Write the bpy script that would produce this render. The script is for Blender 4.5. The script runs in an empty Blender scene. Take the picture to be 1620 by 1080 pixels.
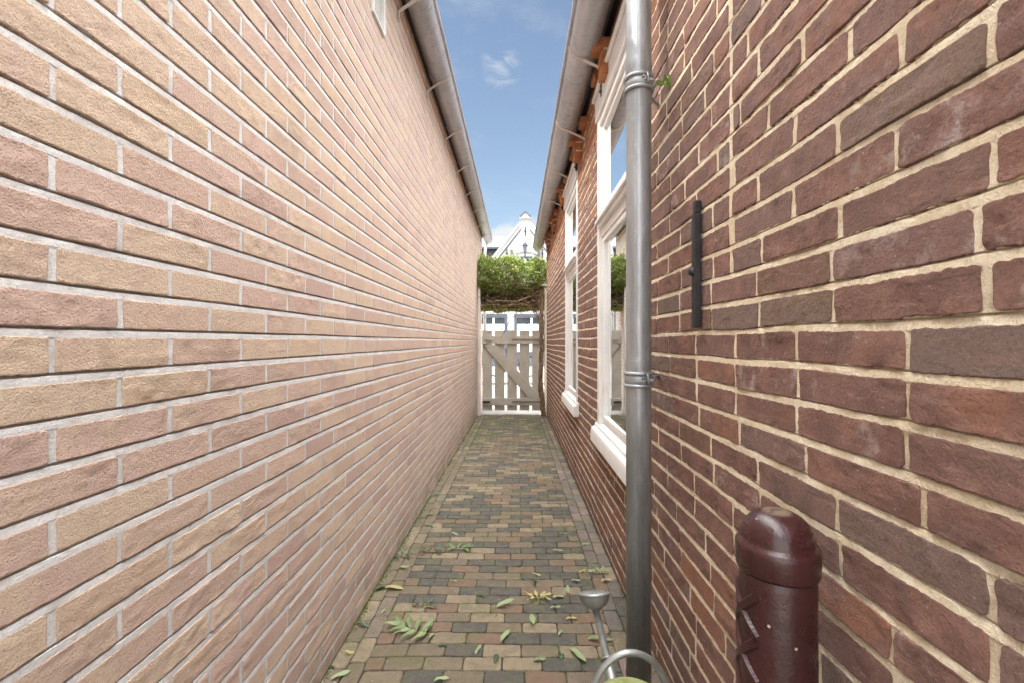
import bpy, math, random
import numpy as np
R = math.radians
random.seed(7); rng = np.random.default_rng(11)
C = bpy.context.scene.collection
scene = bpy.context.scene

# ------------------------------------------------------------------ camera, sky, sun, exposure
CAMZ = 1.13
cd = bpy.data.cameras.new('camera'); cam = bpy.data.objects.new('camera', cd); C.objects.link(cam)
cam.location = (0, 0, CAMZ); cam.rotation_euler = (R(90), 0, 0)
cd.lens = 16; cd.sensor_width = 36; cd.shift_x = -8/1620; cd.clip_start = .02; cd.clip_end = 3000
scene.camera = cam
SUN_EL, SUN_AZ = 47, 238            # azimuth of the sun, clockwise from +Y (behind and to the left)
world = bpy.data.worlds.new('World'); scene.world = world; world.use_nodes = True
wn, wl = world.node_tree.nodes, world.node_tree.links
wn.clear()
wo = wn.new('ShaderNodeOutputWorld'); bg = wn.new('ShaderNodeBackground'); bg.inputs[1].default_value = .08
sky = wn.new('ShaderNodeTexSky'); sky.sky_type = 'NISHITA'; sky.sun_disc = False
sky.sun_elevation = R(SUN_EL); sky.sun_rotation = R(SUN_AZ); sky.air_density = 1.25; sky.dust_density = .6; sky.ozone_density = 1.6
tc = wn.new('ShaderNodeTexCoord'); sep = wn.new('ShaderNodeSeparateXYZ'); wl.new(tc.outputs['Generated'], sep.inputs[0])
def wmath(op, a, b=None, c=None, clamp=False):
    n = wn.new('ShaderNodeMath'); n.operation = op; n.use_clamp = clamp
    for i, v in enumerate((a, b, c)):
        if v is None: continue
        if isinstance(v, (int, float)): n.inputs[i].default_value = v
        else: wl.new(v, n.inputs[i])
    return n.outputs[0]
def wmap(v, a, b, c, d):
    n = wn.new('ShaderNodeMapRange'); n.interpolation_type = 'SMOOTHSTEP'
    wl.new(v, n.inputs[0]); n.inputs[1].default_value = a; n.inputs[2].default_value = b; n.inputs[3].default_value = c; n.inputs[4].default_value = d
    return n.outputs[0]
mp = wn.new('ShaderNodeMapping'); mp.inputs['Scale'].default_value = (1, 1, 2.2); wl.new(tc.outputs['Generated'], mp.inputs[0])
nz = wn.new('ShaderNodeTexNoise'); nz.inputs['Scale'].default_value = 4.3; nz.inputs['Detail'].default_value = 9; nz.inputs['Roughness'].default_value = .58
wl.new(mp.outputs[0], nz.inputs[0])
# bright unseen cloud added above and behind to light the alley; bank of cloud low over the street; thin wisps between
high = wmap(sep.outputs[2], .60, .86, 0, 1)
rear = wmap(sep.outputs[1], .45, -.1, 0, 1)
fill_deck = wmath('MULTIPLY', wmath('MAXIMUM', high, wmath('MULTIPLY', rear, .12)), wmap(nz.outputs[0], .30, .55, .55, 1))
low = wmap(wmath('ADD', nz.outputs[0], wmap(sep.outputs[2], .06, .40, .40, -.24)), .53, .66, 0, .95)
dp_ = wn.new('ShaderNodeVectorMath'); dp_.operation = 'DOT_PRODUCT'; wl.new(tc.outputs['Generated'], dp_.inputs[0]); dp_.inputs[1].default_value = (-.030, .856, .515)
spot = wmap(dp_.outputs['Value'], .9982, .9999, 0, 1)
nf = wn.new('ShaderNodeTexNoise'); nf.inputs['Scale'].default_value = 17; nf.inputs['Detail'].default_value = 8; nf.inputs['Roughness'].default_value = .6; nf.inputs['Distortion'].default_value = .6; wl.new(mp.outputs[0], nf.inputs[0])
wisp = wmath('MAXIMUM', wmap(nz.outputs[0], .52, .80, .03, .4), wmath('MULTIPLY', spot, wmap(nf.outputs[0], .42, .66, 0, .55)))
front = wmath('MAXIMUM', low, wisp)
mixf = wn.new('ShaderNodeMix'); mixf.data_type = 'RGBA'; wl.new(front, mixf.inputs[0]); lift = wn.new('ShaderNodeMix'); lift.data_type = 'RGBA'; lift.blend_type = 'MULTIPLY'; lift.inputs[0].default_value = 1; lift.inputs[7].default_value = (1.36, 1.28, 1.22, 1)
wl.new(sky.outputs[0], lift.inputs[6]); wl.new(lift.outputs[2], mixf.inputs[6]); mixf.inputs[7].default_value = (5.9, 6.0, 6.2, 1)
mixd = wn.new('ShaderNodeMix'); mixd.data_type = 'RGBA'; wl.new(fill_deck, mixd.inputs[0]); wl.new(mixf.outputs[2], mixd.inputs[6]); mixd.inputs[7].default_value = (108, 106, 104, 1)
wl.new(mixd.outputs[2], bg.inputs[0]); wl.new(bg.outputs[0], wo.inputs[0])
sd = bpy.data.lights.new('sun', 'SUN'); sun = bpy.data.objects.new('sun', sd); C.objects.link(sun)
sd.energy = 2.0; sd.angle = R(.6); sd.color = (1, .95, .87)
sun.rotation_euler = (R(90-SUN_EL), 0, R(180-SUN_AZ)); sun.location = (-5, -5, 20)
scene.view_settings.view_transform = 'Standard'; scene.view_settings.look = 'None'
scene.view_settings.exposure = .95; scene.view_settings.gamma = 1
scene.render.engine = 'CYCLES'
scene.cycles.max_bounces = 10; scene.cycles.diffuse_bounces = 6; scene.cycles.transparent_max_bounces = 12

# ------------------------------------------------------------------ small helpers
perm = rng.random((256, 256))
def vnoise(x, y):
    x = np.asarray(x, float); y = np.asarray(y, float)
    xi = np.floor(x).astype(int); yi = np.floor(y).astype(int); fx = x-xi; fy = y-yi
    fx = fx*fx*(3-2*fx); fy = fy*fy*(3-2*fy)
    p = lambda a, b: perm[a & 255, b & 255]
    return (p(xi, yi)*(1-fx)+p(xi+1, yi)*fx)*(1-fy)+(p(xi, yi+1)*(1-fx)+p(xi+1, yi+1)*fx)*fy*1.0-.5
def fbm(x, y, o=3):
    s = 0; a = 1
    for i in range(o): s = s+a*vnoise(x*2**i+17*i, y*2**i+31*i); a *= .5
    return s

def link(ob, parent=None):
    C.objects.link(ob)
    if parent: ob.parent = parent
    return ob
def tag(o, label=None, cat=None, group=None, kind=None):
    for k, v in (('label', label), ('category', cat), ('group', group), ('kind', kind)):
        if v: o[k] = v
    return o
def empty(name, label, cat, loc=(0, 0, 0), rz=0, group=None):
    o = bpy.data.objects.new(name, None); o.empty_display_size = .1; link(o); o.location = loc; o.rotation_euler = (0, 0, rz)
    return tag(o, label, cat, group)

class MB:
    def __init__(s): s.v = []; s.f = []; s.m = []; s.sm = []
    def add(s, V, F, mat=0, smooth=False):
        o = len(s.v); s.v += [tuple(map(float, p)) for p in V]; s.f += [tuple(i+o for i in f) for f in F]
        s.m += [mat]*len(F); s.sm += [smooth]*len(F)
    def box(s, a, b, mat=0):
        x0, y0, z0 = a; x1, y1, z1 = b
        x0, x1 = min(x0, x1), max(x0, x1); y0, y1 = min(y0, y1), max(y0, y1); z0, z1 = min(z0, z1), max(z0, z1)
        s.add([(x0, y0, z0), (x1, y0, z0), (x1, y1, z0), (x0, y1, z0), (x0, y0, z1), (x1, y0, z1), (x1, y1, z1), (x0, y1, z1)],
              [(0, 3, 2, 1), (4, 5, 6, 7), (0, 1, 5, 4), (1, 2, 6, 5), (2, 3, 7, 6), (3, 0, 4, 7)], mat)
    def prism(s, poly, axis, a, b, mat=0, smooth=False):
        """poly: 2D points; extruded along axis ('x','y','z') from a to b"""
        n = len(poly)
        def P(p, t):
            return {'x': (t, p[0], p[1]), 'y': (p[0], t, p[1]), 'z': (p[0], p[1], t)}[axis]
        V = [P(p, a) for p in poly]+[P(p, b) for p in poly]
        F = [tuple(range(n)), tuple(range(2*n-1, n-1, -1))]
        s.add(V, F, mat)
        o = len(s.v)-2*n
        for i in range(n):
            j = (i+1) % n; s.f.append((o+i, o+n+i, o+n+j, o+j)); s.m.append(mat); s.sm.append(smooth)
    def tube(s, pts, r, n=10, mat=0, cap=True, flat=1.0):
        pts = [np.array(p, float) for p in pts]; rr = r if hasattr(r, '__len__') else [r]*len(pts)
        up = None; V = []; F = []
        for i, p in enumerate(pts):
            d = pts[min(i+1, len(pts)-1)]-pts[max(i-1, 0)]; d /= (np.linalg.norm(d)+1e-9)
            if up is None:
                up = np.array((0, 0, 1.)) if abs(d[2]) < .9 else np.array((1., 0, 0))
            a = np.cross(d, up); a /= np.linalg.norm(a); b = np.cross(a, d); up = b
            for k in range(n):
                t = 2*math.pi*k/n; V.append(p+rr[i]*(math.cos(t)*a+math.sin(t)*b*flat))
        for i in range(len(pts)-1):
            for k in range(n):
                F.append((i*n+k, i*n+(k+1) % n, (i+1)*n+(k+1) % n, (i+1)*n+k))
        s.add(V, F, mat, True)
        if cap:
            o = len(s.v)-len(V); e = o+(len(pts)-1)*n
            s.f += [tuple(range(o+n-1, o-1, -1)), tuple(range(e, e+n))]; s.m += [mat]*2; s.sm += [False]*2
    def lathe(s, prof, c=(0, 0, 0), n=40, mat=0, sy=1.0, cap=True):
        V = []; F = []
        for r, z in prof:
            for k in range(n):
                t = 2*math.pi*k/n; V.append((c[0]+r*math.cos(t), c[1]+sy*r*math.sin(t), c[2]+z))
        for i in range(len(prof)-1):
            for k in range(n): F.append((i*n+k, i*n+(k+1) % n, (i+1)*n+(k+1) % n, (i+1)*n+k))
        s.add(V, F, mat, True)
        if cap:
            o = len(s.v)-len(V); e = o+(len(prof)-1)*n
            s.f += [tuple(range(o+n-1, o-1, -1)), tuple(range(e, e+n))]; s.m += [mat]*2; s.sm += [True]*2
    def build(s, name, mats, parent=None, bevel=0, seg=2):
        me = bpy.data.meshes.new(name); me.from_pydata(s.v, [], s.f)
        mats = mats if isinstance(mats, (list, tuple)) else [mats]
        for m in mats: me.materials.append(m)
        me.polygons.foreach_set('material_index', s.m); me.polygons.foreach_set('use_smooth', s.sm)
        me.update(); ob = bpy.data.objects.new(name, me); link(ob, parent)
        if bevel:
            b = ob.modifiers.new('bevel', 'BEVEL'); b.width = bevel; b.segments = seg; b.limit_method = 'ANGLE'; b.angle_limit = R(40)
            for p in me.polygons: p.use_smooth = True
            w = ob.modifiers.new('wn', 'WEIGHTED_NORMAL'); w.keep_sharp = True
        return ob
def npmesh(name, V, F, mats, midx=None, smooth=True, attr=None, parent=None, extra=None):
    """V (n,3) array, F (m,4) array, attr (n,3) -> point colour 'bc'"""
    me = bpy.data.meshes.new(name)
    me.vertices.add(len(V)); me.vertices.foreach_set('co', np.asarray(V, np.float32).ravel())
    F = np.asarray(F, np.int32); m, k = F.shape
    me.loops.add(m*k); me.loops.foreach_set('vertex_index', F.ravel())
    me.polygons.add(m); me.polygons.foreach_set('loop_start', np.arange(0, m*k, k, dtype=np.int32)); me.polygons.foreach_set('loop_total', np.full(m, k, np.int32))
    for mm in (mats if isinstance(mats, (list, tuple)) else [mats]): me.materials.append(mm)
    if midx is not None: me.polygons.foreach_set('material_index', np.asarray(midx, np.int32))
    me.polygons.foreach_set('use_smooth', np.ascontiguousarray(np.broadcast_to(np.asarray(smooth, bool), (m,))))
    me.update(calc_edges=True)
    if attr is not None:
        a = me.color_attributes.new('bc', 'FLOAT_COLOR', 'POINT')
        c = np.ones((len(V), 4), np.float32); c[:, :3] = attr; a.data.foreach_set('color', c.ravel())
    return link(bpy.data.objects.new(name, me), parent)

# ------------------------------------------------------------------ materials
class NT:
    def __init__(s, name):
        s.m = bpy.data.materials.new(name); s.m.use_nodes = True; s.n = s.m.node_tree.nodes; s.l = s.m.node_tree.links
        s.p = s.n['Principled BSDF']; s.tc = s.n.new('ShaderNodeTexCoord').outputs['Object']
    def _in(s, sock, v):
        if isinstance(v, bpy.types.NodeSocket): s.l.new(v, sock)
        elif isinstance(v, (tuple, list)): sock.default_value = (*v, 1) if len(v) == 3 and sock.type == 'RGBA' else v
        else: sock.default_value = v
    def noise(s, scale, detail=4, rough=.55, vec=None, dist=0, out=0):
        n = s.n.new('ShaderNodeTexNoise'); s.l.new(vec or s.tc, n.inputs[0])
        n.inputs['Scale'].default_value = scale; n.inputs['Detail'].default_value = detail; n.inputs['Roughness'].default_value = rough; n.inputs['Distortion'].default_value = dist
        return n.outputs[out]
    def vor(s, scale, vec=None, out='Distance', feat='F1'):
        n = s.n.new('ShaderNodeTexVoronoi'); n.feature = feat; s.l.new(vec or s.tc, n.inputs[0]); n.inputs['Scale'].default_value = scale
        return n.outputs[out]
    def map(s, v, a, b, c=0, d=1, smooth=True):
        n = s.n.new('ShaderNodeMapRange'); n.interpolation_type = 'SMOOTHSTEP' if smooth else 'LINEAR'
        s._in(n.inputs[0], v)
        for i, x in enumerate((a, b, c, d)): n.inputs[i+1].default_value = x
        return n.outputs[0]
    def math(s, op, a, b=0.0, clamp=False):
        n = s.n.new('ShaderNodeMath'); n.operation = op; n.use_clamp = clamp; s._in(n.inputs[0], a); s._in(n.inputs[1], b); return n.outputs[0]
    def mix(s, f, a, b, mode='MIX'):
        n = s.n.new('ShaderNodeMix'); n.data_type = 'RGBA'; n.blend_type = mode; s._in(n.inputs[0], f); s._in(n.inputs[6], a); s._in(n.inputs[7], b); return n.outputs[2]
    def vscale(s, v, sc, loc=(0, 0, 0)):
        n = s.n.new('ShaderNodeMapping'); s.l.new(v, n.inputs[0]); n.inputs['Scale'].default_value = sc; n.inputs['Location'].default_value = loc; return n.outputs[0]
    def attr(s):
        a = s.n.new('ShaderNodeAttribute'); a.attribute_name = 'bc'; x = s.n.new('ShaderNodeSeparateXYZ'); s.l.new(a.outputs['Vector'], x.inputs[0]); return a.outputs['Vector'], x.outputs
    def xyz(s, v=None):
        x = s.n.new('ShaderNodeSeparateXYZ'); s.l.new(v or s.tc, x.inputs[0]); return x.outputs
    def vadd(s, a, b, sc=1.0):
        m = s.n.new('ShaderNodeVectorMath'); m.operation = 'MULTIPLY_ADD'; s.l.new(b, m.inputs[0]); m.inputs[1].default_value = (sc, sc, sc); s.l.new(a, m.inputs[2]); return m.outputs[0]
    def bump(s, h, dist=.001, strength=1.0):
        b = s.n.new('ShaderNodeBump'); b.inputs['Strength'].default_value = strength; b.inputs['Distance'].default_value = dist; s._in(b.inputs['Height'], h)
        s.l.new(b.outputs[0], s.p.inputs['Normal'])
    def set(s, col=None, rough=None, metal=None, **k):
        if col is not None: s._in(s.p.inputs['Base Color'], col)
        if rough is not None: s._in(s.p.inputs['Roughness'], rough)
        if metal is not None: s._in(s.p.inputs['Metallic'], metal)
        for a, b in k.items(): s._in(s.p.inputs[a.replace('_', ' ')], b)
        return s.m

def mat_plain(name, col, rough=.6, metal=0, var=.12, scale=6, bump=.0006, bscale=120, dirt=None, dirt_amt=.3):
    t = NT(name); n = t.noise(scale, 6)
    dark = tuple(c*(1-var) for c in col); lite = tuple(min(1, c*(1+var)) for c in col)
    c = t.mix(t.map(n, .3, .7), dark, lite)
    if dirt: c = t.mix(t.map(t.noise(scale*1.7, 8, .7), .5, .72, 0, dirt_amt), c, dirt)
    t.bump(t.noise(bscale, 4, .6), bump)
    t.set(c, t.map(t.noise(scale*3, 4), .3, .7, rough*.85, min(1, rough*1.15)), metal)
    return t.m

def m_brick_left():
    t = NT('buff_brick'); av, a = t.attr()
    vec = t.vadd(t.tc, av, 30)
    big = t.noise(13, 4, .6, t.vscale(vec, (1, 1, .5)), .4)
    c = t.mix(t.map(t.math('ADD', big, t.math('MULTIPLY', a[0], .4)), .52, .86), (.65, .465, .39), (.70, .545, .41))
    c = t.mix(t.map(a[1], .0, .35, .6, 0), c, (.54, .375, .33))
    c = t.mix(t.map(a[2], .75, 1, 0, .45), c, (.70, .54, .36))
    c = t.mix(t.map(t.noise(60, 5, .6, vec), .35, .7, 0, .3), c, (.56, .38, .29))
    spk = t.map(t.noise(420, 3, .7), .58, .78, 0, .35); c = t.mix(spk, c, (.66, .55, .45))
    pit = t.map(t.vor(230, vec), .0, .34, 1, 0); c = t.mix(t.math('MULTIPLY', pit, .18), c, (.22, .12, .09))
    c = t.mix(t.map(a[2], 1.4, 1.6, 0, .9), c, t.mix(t.map(big, .4, .6), (.40, .22, .12), (.50, .30, .18)))  # top courses: gutter shade and warm bounce painted in as orange-brown
    z = t.xyz()[2]
    damp = t.math('MULTIPLY', t.map(z, -.15, .32, 1, 0), t.map(t.noise(5, 6, .6), .35, .65, .2, .8)); c = t.mix(damp, c, (.19, .155, .10))
    c = t.mix(t.map(t.noise(2.2, 8, .65), .54, .70, 0, .3), c, (.36, .25, .19))
    c = t.mix(t.map(t.noise(3, 8, .7, t.vscale(t.tc, (1, 2.6, .35))), .56, .70, 0, .28), c, (.33, .25, .20))
    h = t.math('ADD', t.math('MULTIPLY', t.noise(260, 5, .72, vec), 1.0), t.math('MULTIPLY', pit, -.35))
    h = t.math('ADD', h, t.math('MULTIPLY', t.noise(120, 4, .6, vec), .5))
    g = t.noise(330, 4, .75, vec); c = t.mix(t.map(g, .28, .46, .4, 0), c, (.28, .17, .12)); c = t.mix(t.map(g, .56, .74, 0, .45), c, (.80, .68, .56))
    t.bump(h, .0065, 1.0)
    return t.set(c, .92, 0)
def m_mortar(name, col, col2, dist=.0015):
    t = NT(name)
    c = t.mix(t.map(t.noise(14, 6, .6), .35, .65), col, col2)
    c = t.mix(t.map(t.noise(240, 3, .7), .5, .75, 0, .5), c, tuple(x*.6 for x in col))
    c = t.mix(t.map(t.noise(38, 7, .72), .50, .68, 0, .5), c, (col[0]*.70, col[1]*.64, col[2]*.54))
    c = t.mix(t.map(t.noise(420, 3, .8), .30, .42, .6, 0), c, tuple(x*.3 for x in col))
    z = t.xyz()[2]
    damp = t.math('MULTIPLY', t.map(z, -.15, .3, 1, 0), t.map(t.noise(6, 6, .6), .35, .65, .2, .85)); c = t.mix(damp, c, (.15, .135, .09))
    t.bump(t.math('ADD', t.noise(300, 4, .7), t.noise(60, 3, .6)), dist)
    return t.set(c, .95, 0)
def m_brick_right():
    t = NT('old_red_brick'); av, a = t.attr()
    vec = t.vadd(t.tc, av, 30)
    big = t.noise(12, 4, .6, vec)
    c = t.mix(t.map(big, .35, .66), (.148, .070, .052), (.240, .122, .090))
    c = t.mix(t.map(a[0], .45, .95, 0, .8), c, (.185, .105, .088))
    c = t.mix(t.math('MULTIPLY', t.map(a[1], .72, .97), t.map(t.noise(7, 3, .5, vec), .4, .6)), c, (.25, .11, .066))
    c = t.mix(t.math('MULTIPLY', t.map(a[0], .8, .97), .5), c, (.155, .125, .10))
    edge = t.map(t.noise(17, 5, .62, vec), .52, .72, 0, .75); c = t.mix(edge, c, (.115, .072, .060))
    # salt bloom on some bricks, moss and soot on a few
    bloom = t.math('MULTIPLY', t.map(a[1], .0, .30, 1, 0), t.map(t.noise(22, 7, .68, vec), .5, .66)); c = t.mix(t.math('MULTIPLY', bloom, .7), c, (.40, .33, .31))
    moss = t.math('MULTIPLY', t.map(a[1], .42, .45, 0, 1), t.math('MULTIPLY', t.map(a[1], .46, .49, 1, 0), t.map(t.noise(28, 7, .7, vec), .42, .52))); c = t.mix(t.math('MULTIPLY', moss, .4), c, (.14, .095, .035))
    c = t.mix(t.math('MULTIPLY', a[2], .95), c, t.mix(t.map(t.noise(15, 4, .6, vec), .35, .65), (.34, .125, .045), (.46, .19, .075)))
    c = t.mix(t.map(t.noise(380, 4, .75), .55, .72, 0, .4), c, (.34, .22, .18))
    c = t.mix(t.map(t.noise(200, 3, .7, vec), .33, .48, .45, 0), c, (.07, .035, .028))
    c = t.mix(t.map(t.vor(48, vec), .03, .10, .5, 0), c, (.45, .38, .32))
    g = t.noise(300, 5, .78, vec); c = t.mix(t.map(g, .26, .45, .8, 0), c, (.04, .020, .016)); c = t.mix(t.map(g, .55, .74, 0, .5), c, (.34, .21, .17))
    st = t.noise(30, 6, .7, t.vscale(vec, (1, .6, 2.4)), 1.2); c = t.mix(t.map(st, .53, .66, 0, .5), c, (.28, .165, .125)); c = t.mix(t.map(st, .34, .42, .55, 0), c, (.075, .038, .030))
    c = t.mix(t.map(t.noise(13, 8, .72, vec), .60, .70, 0, .55), c, (.36, .29, .25))
    z = t.xyz()[2]
    damp = t.math('MULTIPLY', t.map(z, -.15, .2, 1, 0), t.map(t.noise(5, 6, .6), .35, .65, .1, .7)); c = t.mix(damp, c, (.07, .055, .04))
    h = t.math('ADD', t.noise(230, 5, .7, vec), t.math('MULTIPLY', t.noise(55, 5, .65, vec, .6), 1.0))
    t.bump(h, .0042, 1.0)
    return t.set(c, t.map(t.noise(40, 3), .3, .7, .72, .92), 0)
def m_paver():
    t = NT('clay_paver'); av, a = t.attr(); vec = t.vadd(t.tc, av, 30)
    c = t.mix(t.map(a[0], .38, .46), (.075, .074, .064), (.178, .142, .094))
    c = t.mix(t.map(a[0], .66, .72), c, (.28, .228, .15))
    c = t.mix(t.map(a[0], .84, .88), c, (.19, .122, .08))
    c = t.mix(t.math('MULTIPLY', a[2], .9), c, t.mix(t.map(a[1], .3, .7), (.24, .185, .165), (.15, .13, .12)))
    c = t.mix(t.map(t.noise(20, 5, .6, vec), .35, .7, 0, .5), c, (.13, .105, .08))
    c = t.mix(t.map(t.noise(330, 3, .7), .58, .72, 0, .55), c, (.36, .31, .25))
    c = t.mix(t.map(t.vor(60, vec), .03, .09, .6, 0), c, (.50, .45, .36))
    y = t.xyz()[1]
    al = t.math('MULTIPLY', t.map(y, 3.5, 6.6, .08, 1), t.map(t.noise(2.3, 6, .6), .47, .62)); c = t.mix(t.math('MULTIPLY', al, .8), c, (.085, .10, .03))
    c = t.mix(t.math('MULTIPLY', t.map(t.noise(7, 7, .7), .48, .66), .55), c, (.125, .13, .055))
    t.bump(t.math('ADD', t.noise(240, 5, .7, vec), t.math('MULTIPLY', t.noise(50, 4, .6, vec), 1.2)), .0055)
    return t.set(c, t.map(t.noise(30, 3), .3, .7, .6, .85), 0)
def m_joint():
    t = NT('mossy_sand')
    c = t.mix(t.map(t.noise(3.5, 8, .65), .42, .6), (.035, .03, .02), (.05, .07, .015))
    c = t.mix(t.map(t.noise(160, 4, .7), .5, .7, 0, .5), c, (.14, .13, .06))
    t.bump(t.noise(180, 5, .7), .004)
    return t.set(c, .97, 0)
def m_zinc(name, c1, c2, rough=.42, metal=.75, sc=(6, 6, 1.5)):
    t = NT(name)
    n = t.noise(2.5, 6, .6, t.vscale(t.tc, sc)); c = t.mix(t.map(n, .35, .65), c1, c2)
    c = t.mix(t.map(t.noise(190, 4, .7), .55, .75, 0, .45), c, tuple(x*.45 for x in c1))
    c = t.mix(t.map(t.noise(18, 6, .7), .55, .75, 0, .35), c, tuple(min(1, x*1.35) for x in c2))
    z_ = t.noise(9, 7, .7, t.vscale(t.tc, (2.5, 2.5, .3))); c = t.mix(t.map(z_, .52, .66, 0, .45), c, tuple(x*.62 for x in c1))
    t.bump(t.math('ADD', t.noise(90, 3, .6), t.math('MULTIPLY', t.noise(14, 3, .5), 2.0)), .0006)
    return t.set(c, t.map(t.noise(25, 5), .3, .7, rough*.8, rough*1.25), metal)
def m_leaf(name, cols, trans=.35):
    t = NT(name); av, a = t.attr()
    c = t.mix(t.map(a[0], .15, .45), cols[0], cols[1]); c = t.mix(t.map(a[0], .55, .85), c, cols[2])
    c = t.mix(t.map(a[1], .86, .95), c, cols[3])
    t.set(c, .5, 0)
    tr = t.n.new('ShaderNodeBsdfTranslucent'); t._in(tr.inputs[0], t.mix(.5, c, (.35, .45, .08)))
    mx = t.n.new('ShaderNodeMixShader'); mx.inputs[0].default_value = trans
    t.l.new(t.p.outputs[0], mx.inputs[1]); t.l.new(tr.outputs[0], mx.inputs[2]); t.l.new(mx.outputs[0], t.n['Material Output'].inputs[0])
    return t.m
def m_glass():
    t = NT('window_glass'); g = t.n.new('ShaderNodeBsdfGlossy'); g.inputs['Roughness'].default_value = .004; g.inputs['Color'].default_value = (.92, .95, .96, 1)
    b = t.n.new('ShaderNodeBump'); b.inputs['Strength'].default_value = .1; b.inputs['Distance'].default_value = .002; t.l.new(t.noise(1.6, 1, .4), b.inputs['Height']); t.l.new(b.outputs[0], g.inputs['Normal'])
    tr = t.n.new('ShaderNodeBsdfTransparent'); tr.inputs[0].default_value = (.85, .9, .88, 1)
    lw = t.n.new('ShaderNodeLayerWeight'); lw.inputs[0].default_value = .55
    mx = t.n.new('ShaderNodeMixShader'); t.l.new(t.map(lw.outputs['Facing'], 0, 1, .74, 1.0, False), mx.inputs[0]); t.l.new(tr.outputs[0], mx.inputs[1]); t.l.new(g.outputs[0], mx.inputs[2])
    t.l.new(mx.outputs[0], t.n['Material Output'].inputs[0]); return t.m

M = dict(
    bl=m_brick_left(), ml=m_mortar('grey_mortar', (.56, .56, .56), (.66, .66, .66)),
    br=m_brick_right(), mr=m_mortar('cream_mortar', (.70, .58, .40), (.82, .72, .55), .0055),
    pv=m_paver(), jt=m_joint(),
    zg=m_zinc('gutter_zinc', (.38, .385, .41), (.50, .50, .52), .46, .55, (3.5, .7, 3.5)),
    zp=m_zinc('pipe_zinc', (.27, .29, .30), (.40, .42, .44), .42, .6, (6, 6, .8)),
    zc=m_zinc('can_zinc', (.30, .32, .31), (.44, .46, .45), .45, .8),
    ib=mat_plain('bracket_steel', (.55, .50, .46), .5, .5),
    white=mat_plain('white_paint', (.74, .735, .715), .35, 0, .05, 4, .0003, 60, (.50, .48, .42), .35),
    whiteb=mat_plain('white_render', (.50, .495, .485), .8, 0, .04, 1.5, .002, 30, (.6, .58, .54), .3),
    grey=mat_plain('blue_grey_paint', (.075, .085, .105), .45, 0, .1, 3),
    gate=mat_plain('stone_grey_paint', (.50, .465, .395), .6, 0, .07, 5, .0006, 90, (.25, .22, .17), .35),
    post=mat_plain('pale_post_paint', (.76, .73, .64), .6, 0, .07, 5, .0006, 90, (.36, .33, .26), .35),
    iron=mat_plain('black_iron', (.022, .022, .024), .55, .2, .3, 30, .001, 150, (.07, .045, .035), .3),
    gal=mat_plain('grey_hinge', (.27, .25, .21), .5, .5, .2, 30),
    dark=mat_plain('dark_room', (.035, .033, .03), .9),
    slate=mat_plain('slate_roof', (.075, .082, .095), .6, 0, .2, 8, .003, 20),
    tile=mat_plain('roof_tile', (.10, .09, .088), .6, 0, .25, 6, .003, 20),
    sid=mat_plain('grey_siding', (.085, .095, .115), .6, 0, .12, 2),
    yard=mat_plain('yard_paving', (.36, .335, .31), .85, 0, .15, 3, .004, 40),
    street=mat_plain('street_paving', (.22, .205, .19), .85, 0, .15, 3, .004, 40),
    soil=mat_plain('earth', (.12, .11, .08), .95, 0, .3, 2, .01, 20),
    bark=mat_plain('vine_bark', (.22, .145, .085), .85, 0, .45, 25, .004, 90, (.36, .27, .17), .5),
    wood=mat_plain('brown_wood', (.16, .075, .04), .7, 0, .25, 12, .001, 60),
    glass=m_glass(),
    curtain=mat_plain('curtain', (.62, .60, .55), .9, 0, .04, 3),
    room=mat_plain('room_paint', (.14, .135, .125), .9, 0, .04, 3),
    frost=mat_plain('frosted_film', (.62, .72, .74), .35, 0, .03, 2),
    rubber=mat_plain('tyre', (.02, .02, .02), .7),
)

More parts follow.
